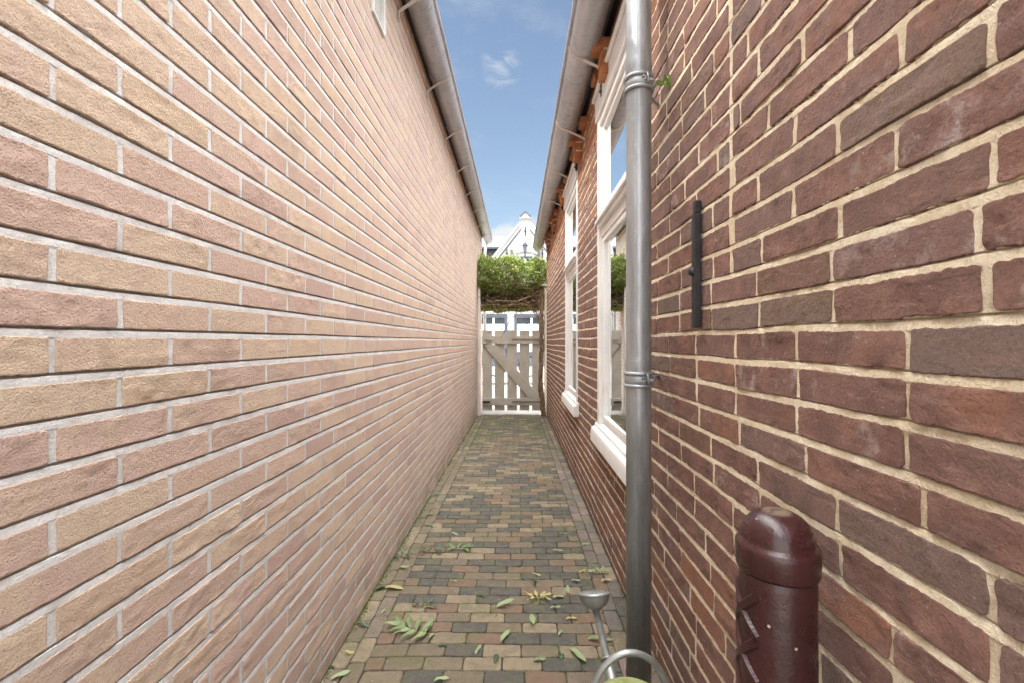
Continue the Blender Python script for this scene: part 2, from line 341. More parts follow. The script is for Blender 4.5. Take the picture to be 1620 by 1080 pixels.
# ------------------------------------------------------------------ brickwork
def bricks(rects, LOD, jit, rnd, depth=.016, tiltamp=.0012, namp=.0012, warp=None, crn=.002, special=None):
    """rects (n,4): u0,u1,v0,v1. returns V(u,v,d), F, A"""
    Vs = []; Fs = []; As = []; off = 0
    rects = np.asarray(rects, float)
    lod = LOD(rects)
    for L in np.unique(lod):
        nu, nv = [(3, 2), (6, 3), (14, 5), (44, 14)][L]
        su = np.linspace(0, 1, nu); tv = np.linspace(0, 1, nv)
        if L >= 1: su = np.sort(np.concatenate((su, [.005, .995]))); tv = np.sort(np.concatenate((tv, [.02, .98])))
        S = np.concatenate(([0, 0], su, [1, 1])); T = np.concatenate(([0, 0], tv, [1, 1]))
        r = rects[lod == L]; B = len(r)
        le = (r[:, 1]-r[:, 0])[:, None, None]; he = (r[:, 3]-r[:, 2])[:, None, None]
        s = S[None, :, None]; t = T[None, None, :]
        ku = np.zeros(len(S)); ku[1] = 1; ku[-2] = 1; kk = np.zeros(len(S)); kk[0] = kk[-1] = 1
        kv = np.zeros(len(T)); kv[1] = 1; kv[-2] = 1; kkv = np.zeros(len(T)); kkv[0] = kkv[-1] = 1
        inU = rnd/np.maximum(le, .02); inV = rnd/np.maximum(he, .02)
        isI_u = (np.arange(len(S)) >= 2) & (np.arange(len(S)) <= len(S)-3); isI_v = (np.arange(len(T)) >= 2) & (np.arange(len(T)) <= len(T)-3)
        s2 = np.where(isI_u[None, :, None], inU+(1-2*inU)*s, s)+0*t; t2 = np.where(isI_v[None, None, :], inV+(1-2*inV)*t, t)+0*s
        u = r[:, 0][:, None, None]+s2*le; v = r[:, 2][:, None, None]+t2*he
        bid = rng.random(B)[:, None, None]*97
        a0 = jit
        eb = (.6*fbm(u*30+bid, v*0+bid*3)+.7*fbm(u*210+bid, v*0+bid*3, 3))*a0*2; et = (.6*fbm(u*30+bid*2, v*0+bid*5)+.6*fbm(u*210+bid*2, v*0+bid*5, 3))*a0*2
        el = fbm(v*38+bid, u*0+bid*7)*a0*2; er = fbm(v*38+bid*2, u*0+bid*9)*a0*2
        v = v+eb*(1-t2)**2+et*t2**2; u = u+el*(1-s2)**6+er*s2**6
        # rounded corners
        cs = np.minimum(s2, 1-s2)*le; ct = np.minimum(t2, 1-t2)*he
        cf = np.clip(1-cs/(3*crn), 0, 1)*np.clip(1-ct/(3*crn), 0, 1)
        u = u+cf*crn*np.where(s2 < .5, 1, -1); v = v+cf*crn*np.where(t2 < .5, 1, -1)
        isring = np.maximum(ku[None, :, None], kv[None, None, :]); isdeep = np.maximum(kk[None, :, None], kkv[None, None, :])
        d = fbm(u*30+bid, v*45+bid, 4)*namp*2+fbm(u*150+bid, v*150+bid, 2)*namp*.6
        d = d+(s2-.5)*(rng.normal(0, 1, B)[:, None, None])*tiltamp+(t2-.5)*(rng.normal(0, 1, B)[:, None, None])*tiltamp+rng.normal(0, 1, B)[:, None, None]*tiltamp*.6
        d = np.maximum(d+.0007, .0003); d = np.where(isring > 0, d-rnd*.55, d); d = np.where(isdeep > 0, -depth, d)
        A = np.stack([rng.random(B), rng.random(B), rng.random(B)], 1)
        if special: A = special(r, A)
        ns, nt = len(S), len(T)
        V = np.stack([u, v, d], -1).reshape(-1, 3)
        i, j = np.meshgrid(np.arange(ns-1), np.arange(nt-1), indexing='ij'); q = (i*nt+j).ravel()
        F = np.stack([q, q+nt, q+nt+1, q+1], 1)
        F = (F[None]+(np.arange(B)*ns*nt)[:, None, None]).reshape(-1, 4)+off
        off += len(V); Vs.append(V); Fs.append(F); As.append(np.repeat(A, ns*nt, 0))
    return np.concatenate(Vs), np.concatenate(Fs), np.concatenate(As)

def clip_rects(rects, holes):
    out = []
    for r in rects:
        parts = [r]
        for h in holes:
            nxt = []
            for (a, b, c, d) in parts:
                if b <= h[0] or a >= h[1] or d <= h[2]+.004 or c >= h[3]-.004: nxt.append((a, b, c, d)); continue
                if c < h[2]-.012: nxt.append((a, b, c, h[2])); continue
                if d > h[3]+.012: nxt.append((a, b, h[3], d)); continue
                if a < h[0]-.012: nxt.append((a, h[0]-.004, c, d))
                if b > h[1]+.012: nxt.append((h[1]+.004, b, c, d))
            parts = nxt
        out += parts
    return out

def mortar(us, z0, course, k0, k1, joint, prof, holes, amp, nf=60, deep=-.0012):
    """prof: list of (fraction in the joint 0..1, depth) then the level behind the bricks"""
    vs = []; ds = []
    for k in range(k0, k1):
        c = z0+k*course; a = c-joint/2; b = c+joint/2
        for f, dd in prof: vs.append(a+f*(b-a)); ds.append(dd)
        vs.append(b+.0008); ds.append(-.0018); vs.append(b+(course-joint)*.5); ds.append(-.0018); vs.append(b+(course-joint)-.0008); ds.append(-.0016)
    vs = np.array(vs); ds = np.array(ds)
    U, Vv = np.meshgrid(us, vs, indexing='ij'); D = np.broadcast_to(ds, U.shape).copy()
    rowi = np.round((Vv-z0)/course)
    D += fbm(U*nf, Vv*nf, 3)*amp+fbm(U*5, rowi*3.7, 2)*amp*1.6
    D = np.minimum(D, np.where(D < -.003, D, -.0003)); D = np.where(ds[None, :] > -.0021, np.clip(D+.0008, deep, -.0001), D)
    nt = len(vs); i, j = np.meshgrid(np.arange(len(us)-1), np.arange(nt-1), indexing='ij')
    cu = (us[i]+us[i+1])/2; cv = (vs[j]+vs[j+1])/2; keep = np.ones(cu.shape, bool)
    for h in holes: keep &= ~((cu > h[0]) & (cu < h[1]) & (cv > h[2]) & (cv < h[3]))
    q = (i*nt+j)[keep]
    return np.stack([U, Vv, D], -1).reshape(-1, 3), np.stack([q, q+nt, q+nt+1, q+1], 1)
def uspan(a, b):
    us = [a]
    while us[-1] < b:
        u = us[-1]; us.append(u+(.05 if u < -.1 else .0045 if u < 1.2 else .008 if u < 2.5 else .02 if u < 5 else .03))
    us[-1] = b; return np.array(us)
def lodf(r):
    c = (r[:, 0]+r[:, 1])/2
    return np.where(c < -.1, 0, np.where(c < 1.75, 3, np.where(c < 3.6, 2, np.where(c < 9.2, 1, 0))))

def wall_mesh(name, X, sgn, rects, holes, mort, parent, jit, rnd, mats, warp, **kw):
    V, F, A = bricks(clip_rects(rects, holes), lodf, jit, rnd, **kw)
    MV, MF = mort
    n = len(V); allV = np.concatenate([V, MV]); allF = np.concatenate([F, MF+n])
    allA = np.concatenate([A, np.zeros((len(MV), 3))]); mi = np.concatenate([np.zeros(len(F), int), np.ones(len(MF), int)])
    u, v, d = allV.T
    if warp: v = v+warp(u, v)
    W = np.stack([X+sgn*d, u, v], 1)
    if sgn < 0: allF = allF[:, ::-1]
    return npmesh(name, W, allF, mats, mi, mi == 0, allA, parent)

XL, XR = -.657, .485
YB = -.75
# ---- left house
LEND = 8.5
hl = empty('brick_house', 'house with a flat wall of pale buff bricks, left side of the alley', 'house', (XL, 3, 0))
def local(ob, root):   # keep world geometry while parented to an empty away from the origin
    ob.matrix_parent_inverse = root.matrix_basis.inverted(); return ob
zl, cl, jl = CAMZ+.0134, .0642, .0145
rects = []
for k in range(-20, 31):
    v0 = zl+k*cl+jl/2; v1 = zl+(k+1)*cl-jl/2
    u = YB-.3+(0 if k % 2 else .11)+((1.303-YB+.3) % .22)
    u -= .22
    while u < LEND:
        a = u+.0056+random.uniform(-.0015, .0015); b = u+.22-.0056+random.uniform(-.0015, .0015)
        a = max(a, YB); b = min(b, LEND)
        if b-a > .02: rects.append((a, b, v0, v1))
        u += .22
TOPL = CAMZ+1.93
rects = [(a, b, c, min(d, TOPL)) for a, b, c, d in rects if c < TOPL-.02]
VENT = (2.05, 2.235, CAMZ+1.488, CAMZ+1.69)
holesL = [VENT]
mo = mortar(uspan(YB, LEND), zl, cl, -20, 30, jl, [(-.05, -.0006), (.3, -.0008), (.70, -.0014), (.79, -.0060), (1, -.0110)], holesL, .0010)
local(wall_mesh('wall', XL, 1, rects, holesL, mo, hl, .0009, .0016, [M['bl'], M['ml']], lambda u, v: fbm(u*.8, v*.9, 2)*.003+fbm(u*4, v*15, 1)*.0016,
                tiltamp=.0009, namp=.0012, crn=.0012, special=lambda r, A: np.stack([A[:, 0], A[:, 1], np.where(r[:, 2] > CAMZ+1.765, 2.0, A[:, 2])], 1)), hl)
b = MB(); b.box((XL-.30, YB, -.3), (XL-.0125, LEND, TOPL)); b.box((XL-.0125, LEND-.02, -.3), (XL-.003, LEND+.001, TOPL)); local(b.build('wall_core', M['ml'], hl), hl)
def zc(h): return CAMZ+h
# eaves board, roof
b = MB(); b.box((XL-.05, YB, zc(1.93)), (XL+.022, LEND, zc(2.10))); local(b.build('eaves_board', M['iron'], hl), hl)
def roof(name, x0, z0, sgn, y0, y1, pitch, run, mat, parent):
    b = MB(); n = 34; t = math.tan(pitch)
    us = np.arange(y0, y1, .05)
    V = []; F = []
    rows = [(0, 0)]
    for i in range(int(run/.3)): rows += [((i+1)*.3-.01, 0), ((i+1)*.3, .022)]
    for k, (r, dz) in enumerate(rows):
        base = .03 if False else 0
        for u in us: V.append((x0+sgn*r, u, z0+r*t+dz*0+.018*math.sin(u*2*math.pi/.2)+(.02 if k % 2 else 0)))
    m = len(us)
    for k in range(len(rows)-1):
        for j in range(m-1): F.append((k*m+j, k*m+j+1, (k+1)*m+j+1, (k+1)*m+j))
    b.add(V, F, 0, True)
    h = run*t
    b.prism([(x0, z0-.06), (x0+sgn*run, z0+h-.06), (x0+sgn*2*run, z0-.06)], 'y', y0+.02, y1-.08)
    return b.build(name, mat, parent)
local(roof('roof', XL+.07, zc(2.06), -1, YB, LEND, R(50), 2.6, M['tile'], hl), hl)
b = MB(); b.box((XL-4.9, YB, -.3), (XL-.3, LEND, TOPL)); local(b.build('house_core', M['whiteb'], hl), hl)

def gutter(parent, cx, cz, r, side, y0, y1, brk, wallx):
    """side: +1 wall on the +x side"""
    b = MB(); n = 18; prof = []
    for i in range(n+1):
        t = math.pi+math.pi*i/n; prof.append((cx+r*math.cos(t), cz+r*math.sin(t)))
    inner = [(cx+(r-.003)*math.cos(math.pi+math.pi*i/n), cz+(r-.003)*math.sin(math.pi+math.pi*i/n)) for i in range(n, -1, -1)]
    ys = []; y = y0
    while y < y1: ys.append(y); y += .4
    ys.append(y1)
    V = []; F = []; pr = prof+inner; m = len(pr)
    for y in ys: V += [(p[0], y, p[1]) for p in pr]
    for k in range(len(ys)-1):
        for i in range(m):
            j = (i+1) % m; F.append((k*m+i, (k+1)*m+i, (k+1)*m+j, k*m+j))
    b.add(V, F, 0, True)
    for yy in (y0, y1): b.prism([(p[0], p[1]) for p in prof], 'y', yy-.001, yy+.003)
    g = local(b.build('gutter', M['zg'], parent), parent)
    b = MB(); lx = cx-side*(r+.004); b.tube([(lx, y, cz+.004) for y in ys], .0125, 10, 0)
    x2 = cx+side*(r-.002); b.box((x2-.002, y0, cz-.002), (x2+.002, y1, cz+.05))
    bd = b.build('bead', M['zg'], g)
    # soldered seams every two metres
    for yy in np.arange(y0+1.37, y1, 2.0):
        b = MB()
        b.prism([(cx+(r+.0015)*math.cos(math.pi+math.pi*i/n), cz+(r+.0015)*math.sin(math.pi+math.pi*i/n)) for i in range(n+1)], 'y', yy, yy+.018, 0, True)
        b.build('seam', M['zg'], g)
    first = None
    for yy in brk:
        b = MB(); w = .013; V = []; F = []; q = 16
        for i in range(q+1):
            t = math.pi+math.pi*i/q
            for rr in (r+.001, r+.0045):
                for dy in (-w, w): V.append((cx+rr*math.cos(t), yy+dy, cz+rr*math.sin(t)))
        for i in range(q):
            for a_, b_ in ((0, 1), (1, 3), (3, 2), (2, 0)): F.append((i*4+a_, i*4+b_, (i+1)*4+b_, (i+1)*4+a_))
        b.add(V, F, 0, True)
        bz = cz-r-.005; dz = .10
        wx = wallx-side*.006
        P = [(cx+side*.0, bz), (wx, bz-dz*.62), (wx, bz-dz*1.15)]
        for (x1, z1), (x2_, z2) in zip(P, P[1:]):
            th = .005
            dx, dzz = x2_-x1, z2-z1; L = math.hypot(dx, dzz); nx, nzz = -dzz/L*th/2, dx/L*th/2
            b.prism([(x1+nx, z1+nzz), (x2_+nx, z2+nzz), (x2_-nx, z2-nzz), (x1-nx, z1-nzz)], 'y', yy-w*.9, yy+w*.9)
        b.tube([(wx, yy, bz-dz*1.0), (wx-side*.008, yy, bz-dz*1.0)], .005, 6)
        ob = b.build('bracket', M['ib'], g, .0008, 1)
    return g
gutter(hl, -.562, zc(1.965), .08, -1, YB, 8.85, [2.51+.8*k for k in range(-2, 8)], XL)

# vent grille in the left wall
b = MB(); fr = .014
x0, x1 = XL-.05, XL+.012
b.box((x0, VENT[0]+.001, VENT[2]+.001), (x1, VENT[1]-.001, VENT[2]+fr)); b.box((x0, VENT[0]+.001, VENT[3]-fr), (x1, VENT[1]-.001, VENT[3]-.001))
b.box((x0, VENT[0]+.001, VENT[2]+fr), (x1, VENT[0]+fr, VENT[3]-fr)); b.box((x0, VENT[1]-fr, VENT[2]+fr), (x1, VENT[1]-.001, VENT[3]-fr))
vg = local(b.build('vent_grille', M['white'], hl, .002), hl)
b = MB()
for i in range(8):
    z = VENT[2]+fr+.010+i*.0205
    b.box((XL+.0025, VENT[0]+fr, z), (XL+.0055, VENT[1]-fr, z+.0055))
b.build('slat', M['white'], vg)
b = MB(); b.box((XL-.055, VENT[0], VENT[2]), (XL-.05, VENT[1], VENT[3])); b.build('backing', M['dark'], vg)
# white downpipe on the far corner
b = MB(); b.tube([(-.585, 8.72, zc(1.87)), (-.60, 8.70, zc(1.80)), (XL+.05, 8.62, zc(1.68)), (XL+.045, 8.60, zc(1.55)), (XL+.045, 8.60, -.2)], .028, 12)
local(b.build('corner_pipe', M['white'], hl), hl)

# ---- right house
REND = 7.45
hr = empty('brick_house', 'house of rough dark red bricks with white windows, right side of the alley', 'house', (XR, 3, 0))
W1 = (1.80, 2.70, zc(-.59), zc(1.44)); W2 = (3.62, 4.50, zc(-.59), zc(1.44))
def wavy(u, v): return fbm(u*1.1+5, v*1.3+9, 2)*.009*np.clip((u+.5), 0, 1)*0+fbm(u*1.3+5, v*2.2+9, 2)*.009+fbm(u*5+3, v*12, 1)*.005
zr, cr, jr = zc(.022), .0634, .0134
TOPR = zc(1.66)
rects = []
for k in range(-20, 27):
    v0 = zr+k*cr+jr/2; v1 = zr+(k+1)*cr-jr/2
    seam = (v0 > zc(.10))
    off = (.586 if k % 2 else .695)+random.uniform(-.012, .012)*(0 if abs(k+1) < 2 else 1)
    segs = []
    u = off-.222*14
    while u < REND:
        L = .2205+random.uniform(-.006, .006)
        if (u < .2 or u > 1.6) and random.random() < .22: L = .112
        elif random.random() < .05: L = random.choice((.112, .165))
        segs.append((u, u+L)); u += L
    for a, c in segs:
        if seam and a < 1.03 < c:
            pcs = [(a, 1.03), (1.03, c)]
            if 1.03-a < .035: pcs = pcs[1:]
            if c-1.03 < .035: pcs = pcs[:1]
        else: pcs = [(a, c)]
        for p, q in pcs:
            g = random.uniform(.0040, .0068)
            p2, q2 = max(p+g, YB), min(q-g, REND)
            if seam and abs(p-1.03) < .001: p2 += .004
            if seam and abs(q-1.03) < .001: q2 -= .002
            if q2-p2 > .02: rects.append((p2, q2, v0+random.uniform(-.002, .002), min(v1+random.uniform(-.002, .002), TOPR)))
rects = [r for r in rects if r[2] < TOPR-.02]
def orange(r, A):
    h = (r[:, 2]-CAMZ); A[:, 2] = np.clip((h-1.06+(A[:, 0]-.5)*.35)/.28, 0, 1)  # orange towards the eaves: brick tone plus painted warm light
    low = (h < -.55) & (rng.random(len(r)) < .25); A[low, 2] = .25
    c = (r[:, 0]+r[:, 1])/2
    s = (np.abs(c-.85) < .06) & (np.abs(h-.03) < .03); A[s, 1] = .455
    s = (np.abs(c-.90) < .12) & (h < .0) & (h > -.13); A[s, 1] = np.where(A[s, 1] > .5, .05, A[s, 1])
    return A
holesR = [W1, W2]
mo = mortar(uspan(YB, REND), zr, cr, -20, 27, jr, [(-.08, -.0002), (.3, -.0008), (.74, -.0016), (.88, -.0036), (1, -.006)], holesR, .0030, 45, -.0040)
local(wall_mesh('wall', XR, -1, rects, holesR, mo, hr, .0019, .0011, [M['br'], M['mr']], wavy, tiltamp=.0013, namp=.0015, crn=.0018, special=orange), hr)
# solid behind, with the rooms left open behind the windows
b = MB()
b.box((XR+.0125, YB, -.3), (XR+.30, W1[0], TOPR)); b.box((XR+.0125, W1[1], -.3), (XR+.30, W2[0], TOPR)); b.box((XR+.0125, W2[1], -.3), (XR+.30, REND, TOPR))
for w in (W1, W2): b.box((XR+.0125, w[0], -.3), (XR+.30, w[1], w[2])); b.box((XR+.0125, w[0], w[3]), (XR+.30, w[1], TOPR))
b.box((XR+.003, REND-.03, -.3), (XR+.0125, REND+.001, TOPR))
local(b.build('wall_core', M['mr'], hr), hr)
b = MB(); b.box((XR+2.2, YB, -.3), (XR+2.25, REND, TOPR)); b.box((XR+.3, YB, -.3), (XR+2.2, YB+.05, TOPR)); b.box((XR+.3, REND-.05, -.3), (XR+2.2, REND, TOPR)); b.box((XR+.3, YB, -.02), (XR+2.2, REND, .0))
b.box((XR+.3, 3.1, 0), (XR+2.2, 3.2, TOPR))
local(b.build('room_wall', M['room'], hr), hr)
b = MB(); b.box((XR+.02, YB, TOPR), (XR+4.6, REND, TOPR+.06)); local(b.build('ceiling_board', M['wood'], hr), hr)
b = MB(); b.box((XR-.03, YB, zc(1.60)), (XR+.03, REND, TOPR+.10)); local(b.build('eaves_board', M['iron'], hr), hr)
local(roof('roof', XR-.09, zc(1.70), 1, YB, REND, R(48), 2.4, M['tile'], hr), hr)
gutter(hr, .352, zc(1.565), .078, 1, YB, 7.62, [2.40+.8*k for k in range(-3, 7)], XR)

# windows of the right house
def window(w, parent):
    y0, y1, z0, z1 = w
    sill_t = zc(-.465); head_b = zc(1.27); tr0, tr1 = zc(.60), zc(.745)
    fx0, fx1 = XR-.010, XR+.085        # frame from just proud of the bricks inwards
    root = bpy.data.objects.new('window', None); link(root, parent); root.matrix_parent_inverse = parent.matrix_basis.inverted(); root.location = (XR, (y0+y1)/2, z0)
    bpy.context.view_layer.update()
    inv = (root.matrix_parent_inverse)
    def part(b, name, mat, bev=0):
        ob = b.build(name, mat, root, bev); ob.location = (-XR, -(y0+y1)/2, -z0); return ob
    b = MB(); fw = .050
    for a, c in ((y0, y0+fw), (y1-fw, y1)): b.box((fx0, a, sill_t-.02), (fx1, c, head_b+.02))
    # beaded inner edge
    for a, c in ((y0+fw, y0+fw+.010), (y1-fw-.010, y1-fw)): b.box((fx0+.012, a, sill_t), (fx1, c, head_b))
    part(b, 'frame', M['white'], .004)
    b = MB()
    b.box((fx0-.012, y0-.012, head_b+.022), (fx1, y1+.012, z1)); b.box((fx0-.03, y0-.02, z1-.028), (fx0-.012, y1+.02, z1-.002)); b.box((fx0+.004, y0+fw, head_b-.02), (fx1, y1-fw, head_b+.021))
    part(b, 'head_board', M['white'], .005)
    b = MB()
    b.box((fx0-.006, y0+fw, tr0+.05), (fx1, y1-fw, tr1-.045)); b.box((fx0-.022, y0+fw-.02, tr0+.075), (fx0-.0065, y1-fw+.02, tr1-.05))
    b.box((fx0+.014, y0+fw, tr1-.044), (fx1-.002, y1-fw, tr1)); b.box((fx0+.014, y0+fw, tr0), (fx1-.002, y1-fw, tr0+.049))
    part(b, 'transom', M['white'], .004)
    b = MB()   # sash frames round both panes
    s = .030; xa, xb = fx0+.020, fx1-.01
    for (a, c) in ((sill_t+.012, tr0-.001), (tr1+.001, head_b-.021)):
        b.box((xa, y0+fw+.013, a), (xb, y0+fw+.013+s, c)); b.box((xa, y1-fw-.013-s, a), (xb, y1-fw-.013, c))
        b.box((xa, y0+fw+.013+s, a), (xb, y1-fw-.013-s, a+s)); b.box((xa, y0+fw+.013+s, c-s), (xb, y1-fw-.013-s, c))
    part(b, 'sash', M['white'], .004)
    for (a, c) in ((sill_t+.012+s, tr0-.001-s), (tr1+.001+s, head_b-.021-s)):
        b = MB(); gy0, gy1 = y0+fw+.013+s-.004, y1-fw-.013-s+.004; gx = xa+.010
        b.prism([(gx-.005, gy0), (gx+.005, gy1), (gx+.009, gy1), (gx-.001, gy0)], 'z', a-.004, c+.004); part(b, 'pane', M['glass'])
    b = MB()   # stepped sill
    b.prism([(fx1, sill_t+.012), (fx0+.030, sill_t+.004), (fx0+.028, sill_t-.012), (fx0-.006, sill_t-.020), (fx0-.008, sill_t-.036), (fx0-.024, sill_t-.044), (fx0-.028, sill_t-.052), (XR-.042, z0+.052), (XR-.044, z0+.004), (XR-.038, z0-.002), (XR-.008, z0+.002), (XR-.008, z0-.002), (fx1, z0-.002)], 'y', y0-.045, y1+.045)
    part(b, 'sill', M['white'], .003)
window(W1, hr); window(W2, hr)

# brick corbels and straps below the right gutter
def corbel_mesh(y):
    r1 = [(y-.055, y+.055, 0, .0)]
    b = MB()
    b.box((XR-.055, y-.052, zc(1.365)), (XR-.001, y+.052, zc(1.418))); b.box((XR-.058, y-.05, zc(1.430)), (XR-.001, y+.053, zc(1.482)))
    b.box((XR-.105, y-.053, zc(1.494)), (XR-.001, y+.051, zc(1.546)))
    return b
brick_o = NT('orange_corbel_brick')
_c = brick_o.mix(brick_o.map(brick_o.noise(14, 5), .35, .65), (.33, .125, .05), (.47, .20, .085)); brick_o.bump(brick_o.noise(200, 5, .7), .003)
M['bo'] = brick_o.set(brick_o.mix(brick_o.map(brick_o.noise(150, 4, .7), .55, .7, 0, .4), _c, (.16, .07, .04)), .9, 0)
for i in range(-2, 5):
    y = 2.36+1.09*i
    if y > REND-.1: break
    cb = local(corbel_mesh(y).build('corbel', M['bo'], hr, .004), hr)
    for q_ in (1.4182, 1.4822):
        b = MB(); b.box((XR-.045, y-.045, zc(q_)), (XR-.002, y+.045, zc(q_+.0116))); b.build('mortar_bed', M['mr'], cb)
    b = MB(); b.box((XR-.026, y+.13, zc(1.345)), (XR-.012, y+.152, zc(1.485))); b.tube([(XR-.026, y+.141, zc(1.37)), (XR-.033, y+.141, zc(1.37))], .007, 8)
    local(b.build('iron_strap', M['iron'], hr, .001, 1), hr)
for i in range(0, 10):
    y = 2.36+1.09*i/2+.27
    if y > REND-.1: break
    b = MB(); b.box((XR-.05, y-.05, zc(1.49)), (XR-.001, y+.05, zc(1.545))); local(b.build('corbel', M['bo'], hr, .004), hr)

# iron wall anchor
y = 1.195
b = MB(); b.box((XR-.024, y-.010, zc(.035)), (XR-.005, y+.010, zc(.335))); an = local(b.build('wall_anchor', M['iron'], hr, .0025), hr)
b = MB(); b.box((XR-.020, y-.008, zc(.3355)), (XR-.004, y+.010, zc(.368))); b.build('anchor_tip', M['iron'], an, .002)
b = MB(); b.lathe([(.0001, .012), (.006, .0115), (.010, .008), (.012, .002), (.012, 0)], n=14)
bo = b.build('bolt', M['iron'], an); bo.rotation_euler = (0, R(-90), 0); bo.location = (XR-.024, y-.002, zc(.182))

# downpipe with clamps
PX, PY, PR = .3845, 1.44, .039
b = MB()
b.tube([(PX, PY, -.05), (PX, PY, zc(-.10)), (PX, PY, zc(.82)), (PX, PY, zc(1.16)), (PX, PY+.002, zc(1.26)), (PX-.008, PY+.004, zc(1.36)), (.352, PY+.004, zc(1.42)), (.352, PY+.004, zc(1.50))], PR, 40)
dp = local(b.build('downpipe', M['zp'], hr), hr)
b = MB(); q_ = R(-112); b.tube([(PX+(PR+.0002)*math.cos(q_), PY+(PR+.0002)*math.sin(q_), z) for z in (-.04, .5, 1.0, zc(.75), zc(1.15))], .0011, 6); b.build('seam', M['zp'], dp)
for z in (zc(-.095), zc(.835)):
    b = MB(); b.lathe([(PR+.0005, -.02), (PR+.002, 0), (PR+.0005, .02)], (PX, PY, z+.03), 40, cap=False)
    b.build('socket', M['zp'], dp)
for z in (zc(-.118), zc(.806)):
    b = MB()
    def ring(zz, rr):
        V = []; F = []; n = 48; m = 10
        for i in range(n):
            t = 2*math.pi*i/n
            for j in range(m):
                p = 2*math.pi*j/m; R_ = PR+.003+rr*math.cos(p); V.append((PX+R_*math.cos(t), PY+R_*math.sin(t), zz+rr*1.1*math.sin(p)))
        for i in range(n):
            for j in range(m): F.append((i*m+j, ((i+1) % n)*m+j, ((i+1) % n)*m+(j+1) % m, i*m+(j+1) % m))
        b.add(V, F, 0, True)
    ring(z+.019, .0055); ring(z-.019, .0055)
    b.lathe([(PR+.0005, -.014), (PR+.0035, -.012), (PR+.0035, .012), (PR+.0005, .014)], (PX, PY, z), 48)
    cl_ = b.build('clamp', M['zp'], dp)
    b = MB()   # hooked clasp with its wedge, facing the camera side, and the pin into the wall
    ax, ay = PX+PR*.30, PY-PR*.97
    pts = [(ax-.012, ay-.004, z+.004), (ax-.008, ay-.007, z+.010), (ax-.001, ay-.008, z+.007), (ax-.002, ay-.008, z-.001), (ax-.010, ay-.006, z-.005), (ax-.006, ay-.006, z-.011), (ax+.004, ay-.004, z-.009)]
    b.tube(pts, .0024, 8); b.tube([(ax+.004, ay-.006, z+.020), (ax+.006, ay-.008, z+.006), (ax+.006, ay-.008, z-.014)], .003, 8)
    b.box((ax-.018, ay-.003, z-.004), (ax+.022, ay+.002, z+.004))
    b.build('clasp', M['zp'], cl_)
    b = MB(); b.tube([(PX+PR*.6, PY+PR*.8, z), (XR+.02, PY+.14, z)], .006, 10); b.tube([(PX+PR+.001, PY-.004, z), (PX+PR+.013, PY-.004, z)], .008, 6)
    b.build('wall_pin', M['zp'], cl_)

# ------------------------------------------------------------------ ground, path, street
def gz(y): return -.0145*(np.asarray(y)-1.5)
N = 40
b = MB(); b.add([(-900, -300, -1.4), (900, -300, -1.4), (900, 1500, -1.4), (-900, 1500, -1.4)], [(0, 1, 2, 3)]); tag(b.build('ground', M['soil']), kind='structure')
rects = []; A = []
xa, xb = XL+.003, XR-.003
def sp(r, A):
    w = r[:, 1]-r[:, 0]; x = (r[:, 0]+r[:, 1])/2; s = (x > XR-.135); A[:, 2] = np.where(s, (rng.random(len(r)) < .72), 0)
    s2 = (x < XL+.13); A[:, 2] = np.where(s2, (rng.random(len(r)) < .25)*.7, A[:, 2]); A[s2, 0] = .47+.3*A[s2, 0]
    return A
LS = (xa+.002, xa+.058, xa+.062, xa+.12)
RS = (xb-.120, xb-.062, xb-.058, xb-.002)
for j, (a, c) in enumerate(((LS[0], LS[1]), (LS[2], LS[3]), (RS[0], RS[1]), (RS[2], RS[3]))):
    y = YB+random.uniform(0, .1)
    while y < 7.62:
        L = .141+random.uniform(-.004, .004)
        rects.append((a+random.uniform(-.0015, .0015), c+random.uniform(-.0015, .0015), y+.002, min(y+L-.002, 7.7))); y += L
row = 0; y = YB
while y < 7.62:
    h = .0701+random.uniform(-.001, .001); x = LS[3]+.003-(.069 if row % 2 else 0)+random.uniform(-.008, .008)
    while x < RS[0]-.003:
        L = .1385+random.uniform(-.003, .003); p = max(x+.002, LS[3]+.003); q = min(x+L-.002, RS[0]-.003)
        if q-p > .02: rects.append((p, q, y+.002, y+h-.002))
        x += L
    y += h; row += 1
def plod(r):
    c = (r[:, 2]+r[:, 3])/2
    return np.where(c < .9, 0, np.where(c < 2.4, 2, np.where(c < 5, 1, 0)))
V, F, A = bricks(rects, plod, .0014, .0024, depth=.02, tiltamp=.0013, namp=.0014, crn=.003, special=sp)
V[:, 1] += fbm(V[:, 0]*2, V[:, 1]*1.2, 2)*.012
V2 = np.stack([V[:, 0], V[:, 1], V[:, 2]+gz(V[:, 1])+fbm(V[:, 0]*3, V[:, 1]*3, 2)*.006], 1)
xs = np.linspace(XL-.02, XR+.02, 120); ys = np.concatenate([np.arange(YB, .8, .1), np.arange(.8, 3, .012), np.arange(3, 7.75, .04)])
XX, YY = np.meshgrid(xs, ys, indexing='ij'); ZZ = gz(YY)-.0042+fbm(XX*3, YY*3, 2)*.006+fbm(XX*60, YY*60, 3)*.003
nt = len(ys); i, j = np.meshgrid(np.arange(len(xs)-1), np.arange(nt-1), indexing='ij'); q = (i*nt+j).ravel()
BF = np.stack([q, q+nt, q+nt+1, q+1], 1)+len(V2)
pth = npmesh('path', np.concatenate([V2, np.stack([XX, YY, ZZ], -1).reshape(-1, 3)]), np.concatenate([F, BF]), [M['pv'], M['jt']],
             np.concatenate([np.zeros(len(F), int), np.ones(len(BF), int)]), True, np.concatenate([A, np.zeros((XX.size, 3))]))
tag(pth, kind='structure')
b = MB(); b.add([(-60, 7.74, -.115), (60, 7.74, -.115), (60, 60, -.13), (-60, 60, -.13)], [(0, 1, 2, 3)]); tag(b.build('street', M['street']), kind='structure')
